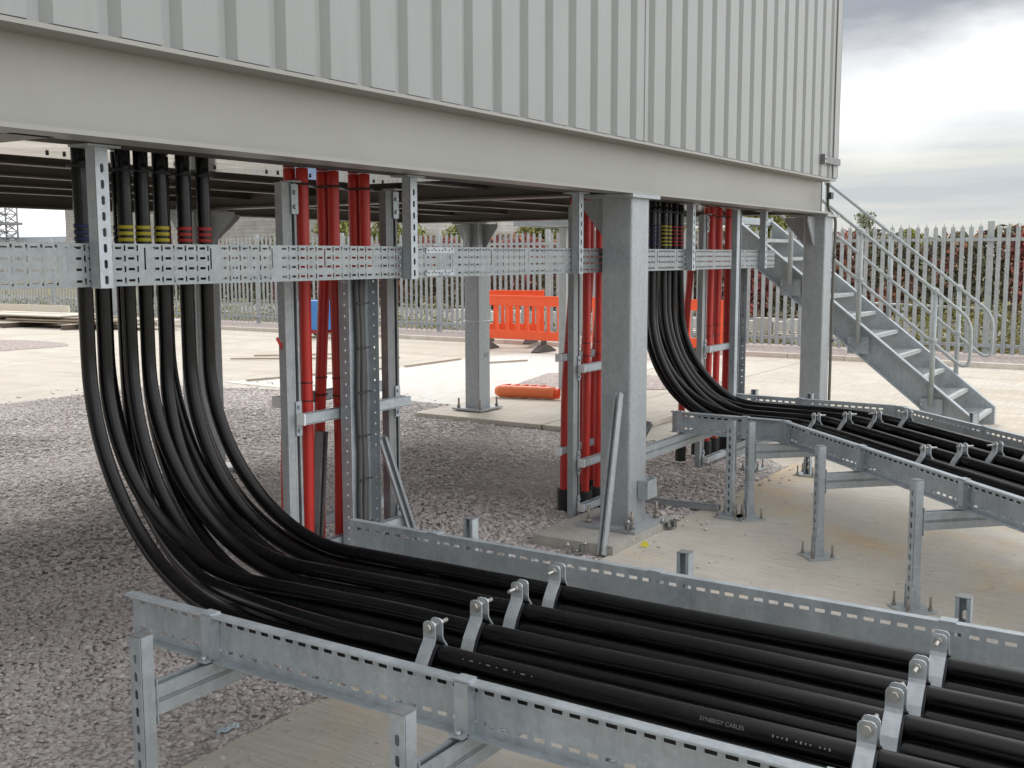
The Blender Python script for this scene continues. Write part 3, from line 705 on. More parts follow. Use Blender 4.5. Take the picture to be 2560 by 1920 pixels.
def bundle(x0, table, yf, yb, bend, where, group, glabel):
    """table: tape -> four (x, row, trefoil, place in trefoil)"""
    offs = (.165, .378, .585, .80); count = {}
    for tape, xt, row, k, slot in table:
        yt = (yf, yb)[row]; c = count.get((tape, row), 0); count[(tape, row)] = c + 1
        R = {'a': .76, 'b': .73, 'c': .69}[slot] + .035 * row
        pts = cable(xt, yt + random.uniform(-.012, .012), offs[k], slot, R, bend, x0)
        nrow = sum(1 for q in table if q[0] == tape and q[2] == row)
        lab = 'black cable, %s-taped, %s in the %s row, %s' % (tape, {1: ('only one',), 2: ('left one', 'right one'), 3: ('left one', 'middle one', 'right one')}[nrow][c], ('front', 'rear')[row], where)
        cb = obj('power_cable', MB().tube(pts, D, 16), 'black_sheath', None, (xt, yt, 2.0)); tag(cb, lab, 'cable', group)
        mb = MB()
        for zz in ((1.706, 1.728, 1.750) if not bend else (1.72, 1.745, 1.77, 1.80, 1.825, 1.85)): mb.cyl((pts[0][0], pts[0][1], zz), (pts[0][0], pts[0][1], zz + (.013 if not bend else .012)), D + .0012, 16)
        obj('marker_tape', mb, tape + '_tape', cb)
        mb = MB(); mb.cyl((pts[0][0], pts[0][1], 1.952), (pts[0][0], pts[0][1], 1.961), D + .016, 16)
        obj('gland', mb, 'black_plastic', cb)
    return offs
NEAR = [('blue', 2.316, 0, 0, 'a'), ('blue', 2.380, 0, 1, 'c'), ('blue', 2.468, 1, 0, 'c'), ('blue', 2.545, 1, 0, 'b'), ('yellow', 2.503, 0, 1, 'a'), ('yellow', 2.576, 0, 2, 'a'),
        ('yellow', 2.655, 1, 1, 'b'), ('yellow', 2.656, 0, 2, 'c'), ('red', 2.745, 1, 2, 'b'), ('red', 2.766, 0, 3, 'a'), ('red', 2.855, 0, 3, 'c'), ('red', 2.852, 1, 3, 'b')]
FAR = [('blue', 6.781, 0, 0, 'a'), ('blue', 6.861, 0, 0, 'c'), ('blue', 6.93, 1, 0, 'b'), ('blue', 7.03, 1, 1, 'b'), ('yellow', 6.964, 0, 1, 'a'), ('yellow', 7.058, 0, 1, 'c'),
       ('yellow', 7.12, 1, 2, 'b'), ('yellow', 7.22, 1, 2, 'c'), ('red', 7.154, 0, 2, 'a'), ('red', 7.241, 0, 3, 'a'), ('red', 7.32, 1, 3, 'c'), ('red', 7.42, 1, 3, 'b')]
OFF = bundle(2.08, NEAR, 3.26, 3.36, False, 'near cable bundle', 'black cables of the near bundle', '')
bundle(6.58, FAR, 3.26, 3.36, True, 'far cable bundle', 'black cables of the far bundle', '')
# printed lettering on a cable of the near ladder
nrm = V((-.90, 0, .436)); cx_ = lambda y: 2.08 + OFF[0] + .0045 * math.sin(y * 4.3 + OFF[0] * 20 + .0475 * 60)
cc = V((cx_(.83), .80, Z0 + .0475)) + nrm * (D + .0012)
wdir = nrm.cross(V((0, -1, 0))).normalized(); wdir = wdir if wdir.z > 0 else -wdir
lt = text_mb('SYNERGY CABLES', .0135, cc + V((0, .075, 0)) + nrm * .0012 - wdir * .004, (0, -1, 0), wdir)
mk = MB()
for k in range(13):
    if k not in (4, 9): mk.obox(cc + V((0, -.045 - .0105 * k, 0)), (0, 1, 0), wdir, nrm, .004, .0035 if k % 3 else .006, .0006)
lt.add(mk.v, mk.f)
def cable_at(lab):
    return [o for o in C.objects if o.get('label') == lab][0]
obj('lettering', lt, 'print_white', cable_at('black cable, blue-taped, left one in the rear row, near cable bundle'))
mk = MB()
for k in range(9): mk.obox(V((cx_(1.60 - k * .027), 1.60 - k * .027, Z0 + .0475)) + nrm * (D + .001), (0, 1, 0), wdir, nrm, .012 if k % 2 else .004, .003, .0006)
obj('lettering', mk, 'print_white', cable_at('black cable, blue-taped, left one in the rear row, near cable bundle'))

# ------------------------------------------------------------------ trefoil cleats
def cleat(p, along, across, near_head, lab):
    a = V((*along, 0)); u = V((*across, 0)); w_ = V((0, 0, 1)); O = V((*p, .508)); t = thing('cable_cleat', lab, 'cable cleat', O, 'trefoil cleats clamping the black cables')
    L = [(.018, .002), (.056, .004), (.062, .018), (.062, .035), (.050, .062), (.030, .091), (.018, .106), (.014, .118), (.014, .136)]
    for sgn in (-1, 1):
        ln = [(sgn * x, y) for x, y in L]
        mb = MB().strip(ln if sgn < 0 else ln, .0045 * (1 if sgn < 0 else -1), O - a * .020, u, w_, a, .040); mb.extr([(-.020, .136), (.020, .136), (.020, .156), (.016, .163), (.009, .166), (-.009, .166), (-.016, .163), (-.020, .156)], O + u * (sgn * .0140 if sgn > 0 else -.0185), a, w_, u, .0045); obj('strap', mb, 'bright_zinc', t)
        ln2 = [(sgn * (x - .0045), y - .001) for x, y in L[1:7]]
        mb = MB().strip(ln2, .004 * (1 if sgn < 0 else -1) * -1, O - a * .025, u, w_, a, .050); obj('liner', mb, 'black_plastic', t)
    mb = MB(); z = .148; h = -1 if near_head else 1
    mb.cyl(O + u * h * .0255 + w_ * z, O - u * h * .062 + w_ * z, .0055, 8); mb.cyl(O + u * h * .021 + w_ * z, O + u * h * .030 + w_ * z, .0125, 6)
    mb.cyl(O - u * h * .0205 + w_ * z, O - u * h * .029 + w_ * z, .0115, 6); mb.cyl(O + u * h * .0195 + w_ * z, O + u * h * .0208 + w_ * z, .0165, 12)
    obj('bolt', mb, 'steel_bolt', t)
for r_, (yy, rn) in enumerate(((1.70, 'left row on the near ladder'), (.54, 'right row on the near ladder'))):
    for k, o in enumerate(OFF): cleat((2.08 + o, yy + .015 * (1 - k / 3)), (0, 1), (1, 0), k < 2, 'zinc cable cleat, %s from the front, %s' % (('first', 'second', 'third', 'fourth')[k], rn))
for s, rn in ((.10, 'first row after the far ladder bend'), (1.28, 'nearer row on the far ladder')):
    for k, o in enumerate(OFF):
        q = (6.58 + o * S2 - s * S2 , 2.22 - o * S2 - s * S2)
        cleat(q, (S2, S2), (S2, -S2), k < 2, 'zinc cable cleat, %s from the front, %s' % (('first', 'second', 'third', 'fourth')[k], rn))

# ------------------------------------------------------------------ red cables with their riser frames
def red_group(xs_f, xs_b, yf, yb, where, group, zbot, sleeve):
    names = ('left', 'middle', 'right')
    for row, xs, y in ((0, xs_f, yf), (1, xs_b, yb)):
        for k, x in enumerate(xs):
            dx = random.uniform(-.012, .012); dy = random.uniform(-.004, .004) + row * .055; zb = zbot if zbot < .3 else zbot
            pts = [(x, y, 2.028), (x, y, 1.6), (x + dx * .5, y + dy * .5, 1.2), (x + dx, y + dy, .8), (x + dx * 1.2 - .01, y + dy, .4), (x + dx * 1.3 - .015, y + dy, zb)]
            P = [V(p) for p in pts]; out = []
            for i in range(len(P) - 1):
                for q in range(6):
                    t = q / 6; p0, p1, p2, p3 = P[max(i - 1, 0)], P[i], P[i + 1], P[min(i + 2, len(P) - 1)]
                    out.append(.5 * ((2 * p1) + (p2 - p0) * t + (2 * p0 - 5 * p1 + 4 * p2 - p3) * t * t + (3 * p1 - p0 - 3 * p2 + p3) * t ** 3))
            out.append(P[-1])
            cb = obj('red_cable', MB().tube(out, .0262, 16), 'red_sheath', None, (x, y, 2.0))
            tag(cb, 'red cable, %s one in the %s row %s' % (names[k], ('front', 'rear')[row], where), 'cable', group)
            mb = MB(); mb.cyl((x, y, 1.955), (x, y, 1.963), .041, 16); g_ = obj('gland', mb, 'black_plastic', cb)
            mb = MB()
            for zz in (1.10, 1.02): mb.cyl((x + dx * .6, y + dy * .6, zz), (x + dx * .6, y + dy * .6, zz + .005), .0282, 14)
            obj('cable_tie', mb, 'black_plastic', cb)
            if sleeve:
                q = out[-1]; mb = MB(); rr = [.040 + (.004 if i % 2 else 0) for i in range(12)]
                mb.tube([q + V((0, 0, -.06 + i * .0135)) for i in range(12)], rr, 14); sl_ = obj('duct_sleeve', mb, 'black_rubber', cb)
red_group((3.445, 3.64, 3.85), (3.43, 3.635, 3.845), 3.312, 3.372, 'nearest the near black cables', 'red cables of the first riser', .05, True)
red_group((5.965, 6.13, 6.30), (5.955, 6.17, 6.33), 3.312, 3.40, 'behind the middle column', 'red cables of the second riser', .06, True)
red_group((7.97, 8.12, 8.31), (7.78, 8.09, 8.29), 3.312, 3.40, 'nearest the corner column', 'red cables of the third riser', .10, True)

def riser(xl, xr_, where, bars, vt=None):
    y = 3.285; t = thing('riser_frame', 'upright strut frame %s holding the red cables' % where, 'cable frame', ((xl + xr_) / 2, y, 0), 'strut frames for the red risers')
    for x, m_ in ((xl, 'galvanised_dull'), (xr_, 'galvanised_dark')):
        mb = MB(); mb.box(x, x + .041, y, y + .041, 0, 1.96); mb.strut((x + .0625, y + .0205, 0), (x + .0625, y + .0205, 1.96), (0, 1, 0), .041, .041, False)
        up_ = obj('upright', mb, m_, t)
        mb = MB(); mb.box(x + .048, x + .088, y - .008, y - .002, 1.83, 1.955); mb.box(x + .03, x + .088, y - .03, y + .04, 1.962, 1.968)
        for z in (1.86, 1.92): mb.cyl((x + .068, y - .018, z), (x + .068, y - .009, z), .0105, 6)
        obj('head_bracket', mb, 'galvanised', up_)
    for zf, zb_ in bars:
        for z, yy, xa, xb in ((zf, y - .032, xl + .05, xr_ + .105), (zb_, y + .165, xl + .10, xr_ + .16)):
            if z is None: continue
            mb = MB(); mb.strut((xa, yy, z), (xb, yy, z), (0, 0, -1), .041, .047, False)
            br_ = obj('cross_bar', mb, 'galvanised', t)
            mb = MB(); mb.obox((xa - .003, yy, z), (0, 1, 0), (0, 0, 1), (1, 0, 0), .046, .05, .006); obj('end_cap', mb, 'white_plastic', br_)
            if yy > y: continue
            for x in (xl + .045, xr_ + .045):
                mb = MB(); mb.box(x, x + .034, y - .007, y - .002, z - .075, z + .075)
                for s1 in (-1, 1): mb.cyl((x + .017, y - .016, z + s1 * .052), (x + .017, y - .0065, z + s1 * .052), .0085, 6)
                obj('clamp_plate', mb, 'galvanised', br_)
    if vt:
        x0, x1, z0, z1 = vt; mb = MB(); yb_ = y - .064
        def sl(L): return [(u_ * .05 + .01, u_ * .05 + .018, 0, 0, 0) for u_ in range(int(L / .05))]
        H = z1 - z0; sl1 = [(k * .05 + .015, k * .05 + .025, .022, .030, .002) for k in range(int(H / .05))]; sl2 = [(k * .05 + .015, k * .05 + .025, .045, .053, .002) for k in range(int(H / .05))]
        mb.plate((x0, yb_, z0), (0, 0, 1), (1, 0, 0), (0, -1, 0), H, x1 - x0, [(.018, .034, sl1), (.041, .057, sl2)], .0015)
        mb.plate((x0, yb_ - .06, z0), (0, 0, 1), (0, 1, 0), (-1, 0, 0), H, .06, [(.018, .034, sl1)], .0015); mb.plate((x1, yb_ - .06, z0), (0, 0, 1), (0, 1, 0), (1, 0, 0), H, .06, [(.018, .034, sl1)], .0015)
        vt_ = obj('vertical_tray', mb, 'galvanised', t)
        mb = MB()
        for k in range(3):
            mb.tube([(x0 + .10 + k * .022 + .004 * math.sin(i * 1.3 + k), yb_ - .016 - .006 * (k % 2), z0 + H * i / 14) for i in range(15)], .0115, 10)
        cb = obj('control_cable', mb, 'grey_sheath', vt_)
        z = z0 + .12
        while z < z1: mb = MB(); mb.box(x0 + .082, x0 + .165, yb_ - .038, yb_ - .03, z, z + .006); obj('cable_tie', mb, 'black_plastic', vt_); z += .2
    return t
rA = riser(3.295, 3.97, 'left of the middle column', [(.955, 1.01), (.37, .42), (.10, None)], (3.56, 3.755, .12, 1.60))
mb = MB(); mb.obox((3.283, 3.3085, 1.285), (.55, 0, -.83), (.83, 0, .55), (0, 1, 0), .06, .014, .002); obj('tape_scrap', mb, 'red_paint', rA)
riser(5.755, 6.42, 'behind the middle column', [(.957, 1.01), (.36, .41), (.075, None)])
riser(7.745, 8.40, 'near the corner column', [(.93, None), (.06, None)], (8.20, 8.36, .05, 1.60))

# ------------------------------------------------------------------ loose struts and small things
def loose(p0, p1, face, lab, m_='galvanised', w=.041, slots=False):
    mb = MB().strut(p0, p1, face, w, .041, slots); o = obj('loose_strut', mb, m_, None, p1); tag(o, lab, 'strut')
loose((5.495, 2.835, .865), (5.115, 2.735, .01), (1, -.15, 0), 'galvanised strut channel leaning against the middle column', 'galvanised_dull')
loose((3.585, 3.362, .86), (3.515, 3.372, .02), (0, 1, 0), 'dark strut leaning inside the first red riser', 'galvanised_dark')
loose((3.88, 3.255, .80), (4.14, 3.18, .02), (.5, .8, 0), 'diagonal brace strut at the right side of the first red riser', 'galvanised')
loose((6.02, 3.20, .78), (6.33, 3.16, .03), (.5, .8, 0), 'diagonal brace strut beside the second red riser, half hidden by the column')
loose((6.36, 3.45, .035), (6.43, 2.58, .035), (0, 0, 1), 'galvanised strut lying on the gravel between the column and the far ladder', 'galvanised_dull')
loose((7.30, 3.50, .40), (7.0, 3.60, .02), (0, 1, 0), 'short strut propped on the gravel under the start of the far ladder', 'galvanised_dull')
def clampthing(p, rz, lab):
    t = thing('beam_clamp', lab, 'clamp', (0, 0, 0), 'loose beam clamps by the middle column')
    mb = MB(); mb.strip([(-.07, .04), (-.025, .04), (-.025, .005), (.025, .005), (.025, .04), (.07, .04)], .005, (0, -.02, 0), (1, 0, 0), (0, 0, 1), (0, 1, 0), .04); obj('bracket', mb, 'galvanised_dark', t)
    mb = MB()
    for x in (-.05, .05): mb.cyl((x, 0, .0), (x, 0, .065), .006, 8); mb.cyl((x, 0, .0455), (x, 0, .056), .012, 6)
    mb.cyl((0, 0, .0105), (0, 0, .02), .012, 6); obj('bolt', mb, 'steel_bolt', t)
    t.location = p; t.rotation_euler = (0, 0, rz)
clampthing((5.05, 2.86, .02), -.75, 'grey clamp bracket lying on the gravel left of the column plinth')
clampthing((5.47, 2.745, .083), .3, 'grey clamp bracket lying on the base plate of the middle column')
clampthing((5.83, 2.66, .02), -.5, 'grey clamp bracket lying on the concrete right of the column plinth')
mb = MB(); mb.extr([(-.026, 0), (-.012, .020), (.010, .022), (.026, .004), (.012, -.012), (-.012, -.010)], (5.385, 2.605, .026), (.5, -.86, 0), (.1, .06, .99), (.86, .5, -.1), .006)
tag(obj('plastic_wedge', mb, 'yellow_plastic', None, (5.385, 2.605, .013)), 'small yellow plastic piece lying beside the column plinth', 'litter')
mb = MB(); g_ = 6
vs = [(2.41 + .085 * i / g_ + .015 * j / 2, 2.775 - .015 * i / g_ + .03 * j / 2, .020 + .005 * math.sin(i * 1.9 + j * 2.3)) for j in range(3) for i in range(g_ + 1)]
mb.add(vs, [(j * 7 + i, j * 7 + i + 1, j * 7 + i + 8, j * 7 + i + 7) for j in range(2) for i in range(g_)])
o = obj('wrapper', mb, 'wrapper_blue', None, (2.45, 2.78, .012)); tag(o, 'crumpled blue and white wrapper on the gravel edge at bottom left', 'litter')
so_ = o.modifiers.new('thickness', 'SOLIDIFY'); so_.thickness = .001
# conduit and its clip at the corner column
pts = fillet([(9.20, 2.783, 2.26), (9.205, 2.783, 2.05), (9.41, 2.772, 1.965), (9.41, 2.772, 1.76), (9.388, 2.772, 1.66), (9.388, 2.772, .12), (9.44, 2.74, .02)], .05, 6)
cd = obj('conduit', MB().tube(pts, .013, 10), 'conduit_grey', None, (9.388, 2.772, 0)); tag(cd, 'grey brown conduit running down the corner column', 'conduit')
mb = MB(); mb.box(9.165, 9.235, 2.745, 2.768, 2.125, 2.18); mb.box(9.37, 9.405, 2.752, 2.757, 1.63, 1.65); mb.box(9.37, 9.405, 2.752, 2.757, .9, .92); obj('clip', mb, 'black_plastic', cd)

# ------------------------------------------------------------------ stairs
stt = thing('steel_staircase', 'galvanised steel stairs with tubular handrails at the building end', 'staircase', (10.84, 2.8, 0))
XN, XF = 10.35, 11.33
def line(y): return .19 + .80 * (y - 1.74)
al = math.atan(.80); ca, sa = math.cos(al), math.sin(al)
Lst = 2.30 / ca
for x, o in ((XN, -1), (XF, 1)):
    mb = MB()
    web = [(1.72, 0.001), (1.72, .175), (4.02, line(4.02)), (4.02, line(4.02) - .31), (2.11, line(2.11) - .31 + .13 * 0), (1.86, .001)]
    mb.extr(web, (x - .004, 0, 0), (0, 1, 0), (0, 0, 1), (1, 0, 0), .008)
    xa, xb = (x - .075, x - .004) if o < 0 else (x + .004, x + .075)
    for dz in (0, -.31):
        y0 = 1.725 if dz == 0 else 2.02; y1 = 4.02
        mb.extr([(y0, line(y0) + dz), (y1, line(y1) + dz), (y1, line(y1) + dz - .014), (y0, line(y0) + dz - .014)] if dz == 0 else [(y0, line(y0) + dz + .014), (y1, line(y1) + dz + .014), (y1, line(y1) + dz), (y0, line(y0) + dz)],
                (xa, 0, 0), (0, 1, 0), (0, 0, 1), (1, 0, 0), xb - xa)
    mb.box(xa, xb, 1.72, 1.732, .001, .165)
    obj('stringer', mb, 'galvanised', stt)
NT = 11
for k in range(NT):
    y0 = 1.738 + .2295 * k; z = .162 + .1845 * k; mb = MB()
    mb.box(XN + .012, XF - .012, y0, y0 + .045, z - .003, z); mb.box(XN + .012, XF - .012, y0, y0 + .004, z - .035, z - .0035)
    for q in range(9): mb.box(XN + .012, XF - .012, y0 + .055 + q * .021, y0 + .058 + q * .021, z - .025, z - .001)
    for q in range(24): xx = XN + .03 + q * .04; mb.box(xx, xx + .003, y0 + .0455, y0 + .235, z - .02, z - .002)
    for xx in (XN + .006, XF - .010): mb.box(xx, xx + .004, y0 + .01, y0 + .235, z - .05, z - .004)
    obj('tread', mb, 'galvanised_pale', stt)
mb = MB(); mb.box(XN, XF, 4.03, 6.65, 2.0, 2.04); mb.box(XN - .06, XN - .004, 4.03, 6.65, 1.985, 2.055); mb.box(XF + .004, XF + .06, 4.03, 6.65, 1.985, 2.055); mb.box(XN - .004, XF + .004, 6.652, 6.70, 1.985, 2.055)
obj('landing', mb, 'galvanised', stt)
for x in (11.24,):
    mb = MB(); rbox(mb, x - .05, x + .05, 6.5, 6.6, .062, 1.99, .01); mb.box(x - .10, x + .10, 6.45, 6.65, .0505, .0615); obj('landing_post', mb, 'galvanised_pale', stt)
for x, o in ((XN - .07, -1), (XF + .07, 1)):
    hi = lambda y: line(y) + .845; md = lambda y: line(y) + .40
    path = [(x, 4.05, hi(4.05)), (x, 1.84, hi(1.84)), (x, 1.80, .98), (x, 1.80, .70), (x, 1.92, md(1.92) - .005), (x, 4.05, md(4.05))]
    pl = [(x, 6.6, hi(4.12)), (x, 4.12, hi(4.12)), (x, 1.785, hi(1.785)), (x, 1.785, md(1.785) - .03), (x, 4.12, md(4.12)), (x, 6.6, md(4.12))]
    out = [V(pl[0])]
    for i, r_ in ((1, .06), (2, .13), (3, .17), (4, .06)):
        a, b_, c = V(pl[i - 1]), V(pl[i]), V(pl[i + 1]); d1 = (a - b_).normalized(); d2 = (c - b_).normalized()
        for k in range(9):
            t = k / 8; out.append((b_ + d1 * r_) * (1 - t) ** 2 + b_ * 2 * t * (1 - t) + (b_ + d2 * r_) * t * t)
    out.append(V(pl[-1]))
    hr = obj('handrail', MB().tube(out, .0165, 12), 'galvanised_pale', stt)
    for y in (2.105, 2.785, 3.455):
        mb = MB(); mb.cyl((x, y, line(y) - .20), (x, y, hi(y)), .024, 14); ps = obj('post', mb, 'galvanised_pale', hr)
    for y in (2.105, 2.785, 3.455):
        for zz in (hi(y), md(y)): mb = MB(); mb.ball((x, y, zz), .035, 14); obj('ball_joint', mb, 'galvanised_pale', hr)
    for y in (2.105, 2.785, 3.455):
        mb = MB(); xx = x - .012 if o < 0 else x - .0
        mb.box(x + .026 if o < 0 else x - .034, x + .034 if o < 0 else x - .026, y - .10, y + .10, line(y) - .30, line(y) - .14)
        for s1 in (-.075, .075): mb.cyl((x - .035 if o < 0 else x + .035, y + s1, line(y) - .19), (x, y + s1, line(y) - .19), .011, 8)
        obj('post_bracket', mb, 'galvanised', hr)

# ------------------------------------------------------------------ palisade fence
fn = thing('palisade_fence', 'tall galvanised palisade fence with pointed pales along the far edge of the yard', 'fence', (18.7, 14, .0))
pitch = .1378; y0f = 2.618 - pitch * 12; NP = 235; HF = 2.17
skip = {i for i in range(NP) if abs(((y0f + i * pitch) - 3.026 + .02) % 2.756) < .07 or abs(((y0f + i * pitch) - 3.026 + .02) % 2.756 - 2.756) < .04}
def pale_mb(mb, y, h=HF, j=0.):
    pr = [(-.0345, .004), (-.026, .0), (-.012, .012), (0, .004), (.012, .012), (.026, .0), (.0345, .004)]
    hz = [h - .085, h - .06, h - .075, h, h - .075, h - .06, h - .085]; X = 18.655; b = len(mb.v); n_ = 7
    vs = [(X - q, y + p, .07) for p, q in pr] + [(X - q, y + p + j, hz[i]) for i, (p, q) in enumerate(pr)]
    vs += [(X - q + .004, y + p, .07) for p, q in pr] + [(X - q + .004, y + p + j, hz[i]) for i, (p, q) in enumerate(pr)]
    fs = [(i, i + 1, n_ + i + 1, n_ + i) for i in range(6)] + [(2 * n_ + i + 1, 2 * n_ + i, 3 * n_ + i, 3 * n_ + i + 1) for i in range(6)] + [(n_ + i, n_ + i + 1, 3 * n_ + i + 1, 3 * n_ + i) for i in range(6)]
    fs += [(0, n_, 3 * n_, 2 * n_), (6, 2 * n_ + 6, 3 * n_ + 6, n_ + 6)]
    return mb.add(vs, fs)
ids = [i for i in range(NP) if i not in skip]
first = None
vis = [i for i in ids if y0f + i * pitch > 2.2]
near_ids = set(vis[:100])
for i in sorted(near_ids):
    y = y0f + i * pitch
    if first is None: first = obj('pale', pale_mb(MB(), y), 'galvanised_pale', fn); fy = y
    else:
        c = first.copy(); C.objects.link(c); c.parent = fn; c.location = (random.uniform(-.004, .004), y - fy + random.uniform(-.004, .004), random.uniform(-.008, .008)); c.rotation_euler = (random.uniform(-.003, .003) * 0, 0, 0)
mb = MB()
for i in ids:
    if i not in near_ids: pale_mb(mb, y0f + i * pitch + random.uniform(-.004, .004), HF + random.uniform(-.008, .008))
o = obj('pale', mb, 'galvanised_pale', fn); o['kind'] = 'stuff'
yA, yZ = y0f - .1, y0f + NP * pitch
for z in (1.90, .20):
    mb = MB(); mb.box(18.660, 18.710, yA, yZ, z + .022, z + .027); mb.box(18.660, 18.665, yA, yZ, z - .025, z + .0215); obj('rail', mb, 'galvanised', fn)
k = 0; y = 3.026 - 2.756
while y < yZ:
    mb = MB(); mb.box(18.715, 18.78, y - .03, y + .03, -.08, HF + .02); mb.box(18.70, 18.7145, y - .05, y + .05, -.08, HF + .02); obj('post', mb, 'galvanised_pale', fn)
    y += 2.756

# ------------------------------------------------------------------ orange barriers
def barrier(p0, p1, lab, up_=0.):
    P0 = V((*p0, up_)); P1 = V((*p1, up_)); a = P1 - P0; L = a.length; a.normalize(); nn_ = V((0, 0, 1)).cross(a)
    t = thing('plastic_barrier', lab, 'barrier', (P0 + P1) / 2, 'orange plastic barriers in front of the fence')
    def ob(mb, u0, u1, z0, z1, d): mb.obox(P0 + a * (u0 + u1) / 2 + V((0, 0, (z0 + z1) / 2)), a, nn_, (0, 0, 1), u1 - u0, d, z1 - z0)
    mb = MB(); ob(mb, 0, L, .79, .945, .045); ob(mb, 0, L, .93, .965, .06); obj('top_board', mb, 'orange_plastic', t)
    mb = MB(); ob(mb, 0, L, .20, .35, .045); obj('bottom_board', mb, 'orange_plastic', t)
    mb = MB(); nb = 9
    for k in range(nb):
        u = .02 + (L - .10) * k / (nb - 1); ob(mb, u, u + (.052 if k % 4 else .075), .3505, .7895, .03)
        for q in (-1, 1): mb.extr([(u + (0 if q < 0 else .052), .3505), (u + (-.02 if q < 0 else .072), .3505), (u + (0 if q < 0 else .052), .38)][::1], P0 - nn_ * .012, a, (0, 0, 1), nn_, .024)
    obj('slat', mb, 'orange_plastic', t)
    for u in (L * .14, L * .80):
        c = P0 + a * u; mb = MB()
        mb.obox(c + V((0, 0, .16)), a, nn_, (0, 0, 1), .09, .05, .08)
        mb.extr([(-.30, 0), (.30, 0), (.30, .025), (.055, .125), (-.055, .125), (-.30, .025)], c - a * .07, nn_, (0, 0, 1), a, .14); obj('foot', mb, 'dark_rubber_foot', t)
barrier((15.9, 11.12), (15.9, 9.31), 'orange plastic barrier panel facing the columns, with feet')
barrier((16.35, 11.38), (16.75, 10.18), 'orange plastic barrier panel standing at an angle behind another', .07)
barrier((15.9, 8.72), (15.9, 6.35), 'orange plastic barrier panel half hidden behind the far black cables')
# rolled-up orange netting on the slab
rl = thing('netting_roll', 'roll of orange plastic lying on the slab near the A1 column', 'roll', (10.35, 6.55, .05))
A_, B_ = V((10.13, 6.80, .125)), V((10.30, 6.12, .125)); ax = (B_ - A_).normalized(); sd = ax.cross(V((0, 0, 1))).normalized()
mb = MB(); pts = []; rr = []
for i in range(15):
    t = i / 14; pts.append(A_ + (B_ - A_) * t); rr.append(.07 * (1 - .35 * max(0, .08 - t) / .08 - (.03 if 0 else 0)) + .002 * math.sin(i * 2.1))
mb.tube(pts, rr, 20); obj('outer_wrap', mb, 'orange_roll', rl)
mb = MB(); spi = []
for i in range(60):
    th = i * .42; r_ = .014 + .0009 * i; spi.append((r_ * math.cos(th), r_ * math.sin(th)))
mb.strip(spi, .003, B_ + ax * .001, sd, V((0, 0, 1)), ax, .05); obj('spiral_end', mb, 'orange_plastic', rl)
mb = MB()
for i in range(16):
    c = A_ + (B_ - A_) * (.12 + .8 * i / 16) + V((0, 0, .066)) + sd * -.03; mb.obox(c, ax, sd, (0, 0, 1), .025, .05, .012 + .01 * (i % 3))
obj('torn_edge', mb, 'orange_plastic', rl)
# coil of rope behind the second riser
cl_ = MB(); 
for k in range(5): cl_.tube([(11.0 + (.16 - .012 * k) * math.cos(a), 6.05 + (.16 - .012 * k) * math.sin(a), .08 + .045 * k + .02 * math.sin(2 * a + k)) for a in [2 * PI * i / 20 for i in range(21)]], .024, 8)
tag(obj('rope_coil', cl_, 'brown_rope', None, (11.0, 6.05, .05)), 'brown coil of rope heaped on the slab behind the red cables', 'rope')
# blue site machine
bm = thing('compressor', 'blue wheeled site machine seen between the red cables', 'machine', (17.2 - .8, 15.9, 0))
bx0, by0 = 16.4, 15.62
mb = MB(); rbox(mb, bx0 - .25, bx0 + .25, by0 - .55, by0 + .18, .17, .60, .03); mb.box(bx0 - .24, bx0 + .24, by0 - .54, by0 + .17, .603, .76); obj('cabinet', mb, 'blue_paint', bm)
mb = MB(); mb.box(bx0 - .255, bx0 - .251, by0 - .12, by0 + .12, .62, .72); obj('panel', mb, 'white_plastic', bm)
for xx in (bx0 - .31, bx0 + .27):
    mb = MB(); mb.cyl((xx, by0 + .10, .14), (xx + .05, by0 + .10, .14), .14, 20); wh = obj('wheel', mb, 'dark_rubber_foot', bm)
    mb = MB(); mb.cyl((xx - .004, by0 + .10, .14), (xx + .054, by0 + .10, .14), .075, 16); obj('rim', mb, 'galvanised_dull', wh)
mb = MB(); mb.box(bx0 - .2, bx0 + .2, by0 - .50, by0 + .15, .10, .165); mb.cyl((bx0, by0 - .5, .14), (bx0, by0 - .85, .10), .025, 8); obj('chassis', mb, 'red_paint', bm)

# ------------------------------------------------------------------ boards and timber
def board(c, yaw, L, w_, th, m_, lab, tilt=0, cat='plank', group='boards stacked by the far fence'):
    a = V((math.cos(yaw) * math.cos(tilt), math.sin(yaw) * math.cos(tilt), math.sin(tilt))); s1 = V((-math.sin(yaw), math.cos(yaw), 0))
    mb = MB(); mb.obox(c, a, s1, a.cross(s1), L, w_, th); o = obj('board', mb, m_, None, c); tag(o, lab, cat, group)
YY = math.radians(112)
names = [('timber_dark', (15.6, 23.9, .06), 1.9, .12, .10, 'dark bearer timber under the left of the board stack', .1), ('timber_dark', (15.9, 22.0, .06), 1.9, .12, .10, 'dark bearer timber under the right of the board stack', 0),
         ('timber', (15.6, 23.4, .145), 4.6, 1.1, .03, 'lowest brown board of the stack by the fence', -YY), ('timber', (15.65, 22.6, .195), 3.2, 1.0, .035, 'brown board second from the bottom of the stack, shifted right', -YY),
         ('timber', (15.7, 23.7, .245), 4.0, 1.1, .03, 'brown board in the middle of the stack', -YY), ('pale_board', (15.6, 24.1, .29), 3.4, 1.2, .03, 'pale board near the top of the stack', -YY),
         ('timber', (15.9, 21.7, .14), 2.9, .5, .05, 'separate brown board at the right end of the stack', -YY), ('pale_board', (16.4, 20.9, .20), 2.2, .4, .04, 'pale narrow board behind the hanging black cables', -YY)]
for i, (m_, c, L, w_, th, lab, yw) in enumerate(names):
    yaw = math.radians(95 + (i * 17) % 9 - 4) if yw == -YY else math.radians(5)
    board(c, yaw, L, w_, th, m_, lab)
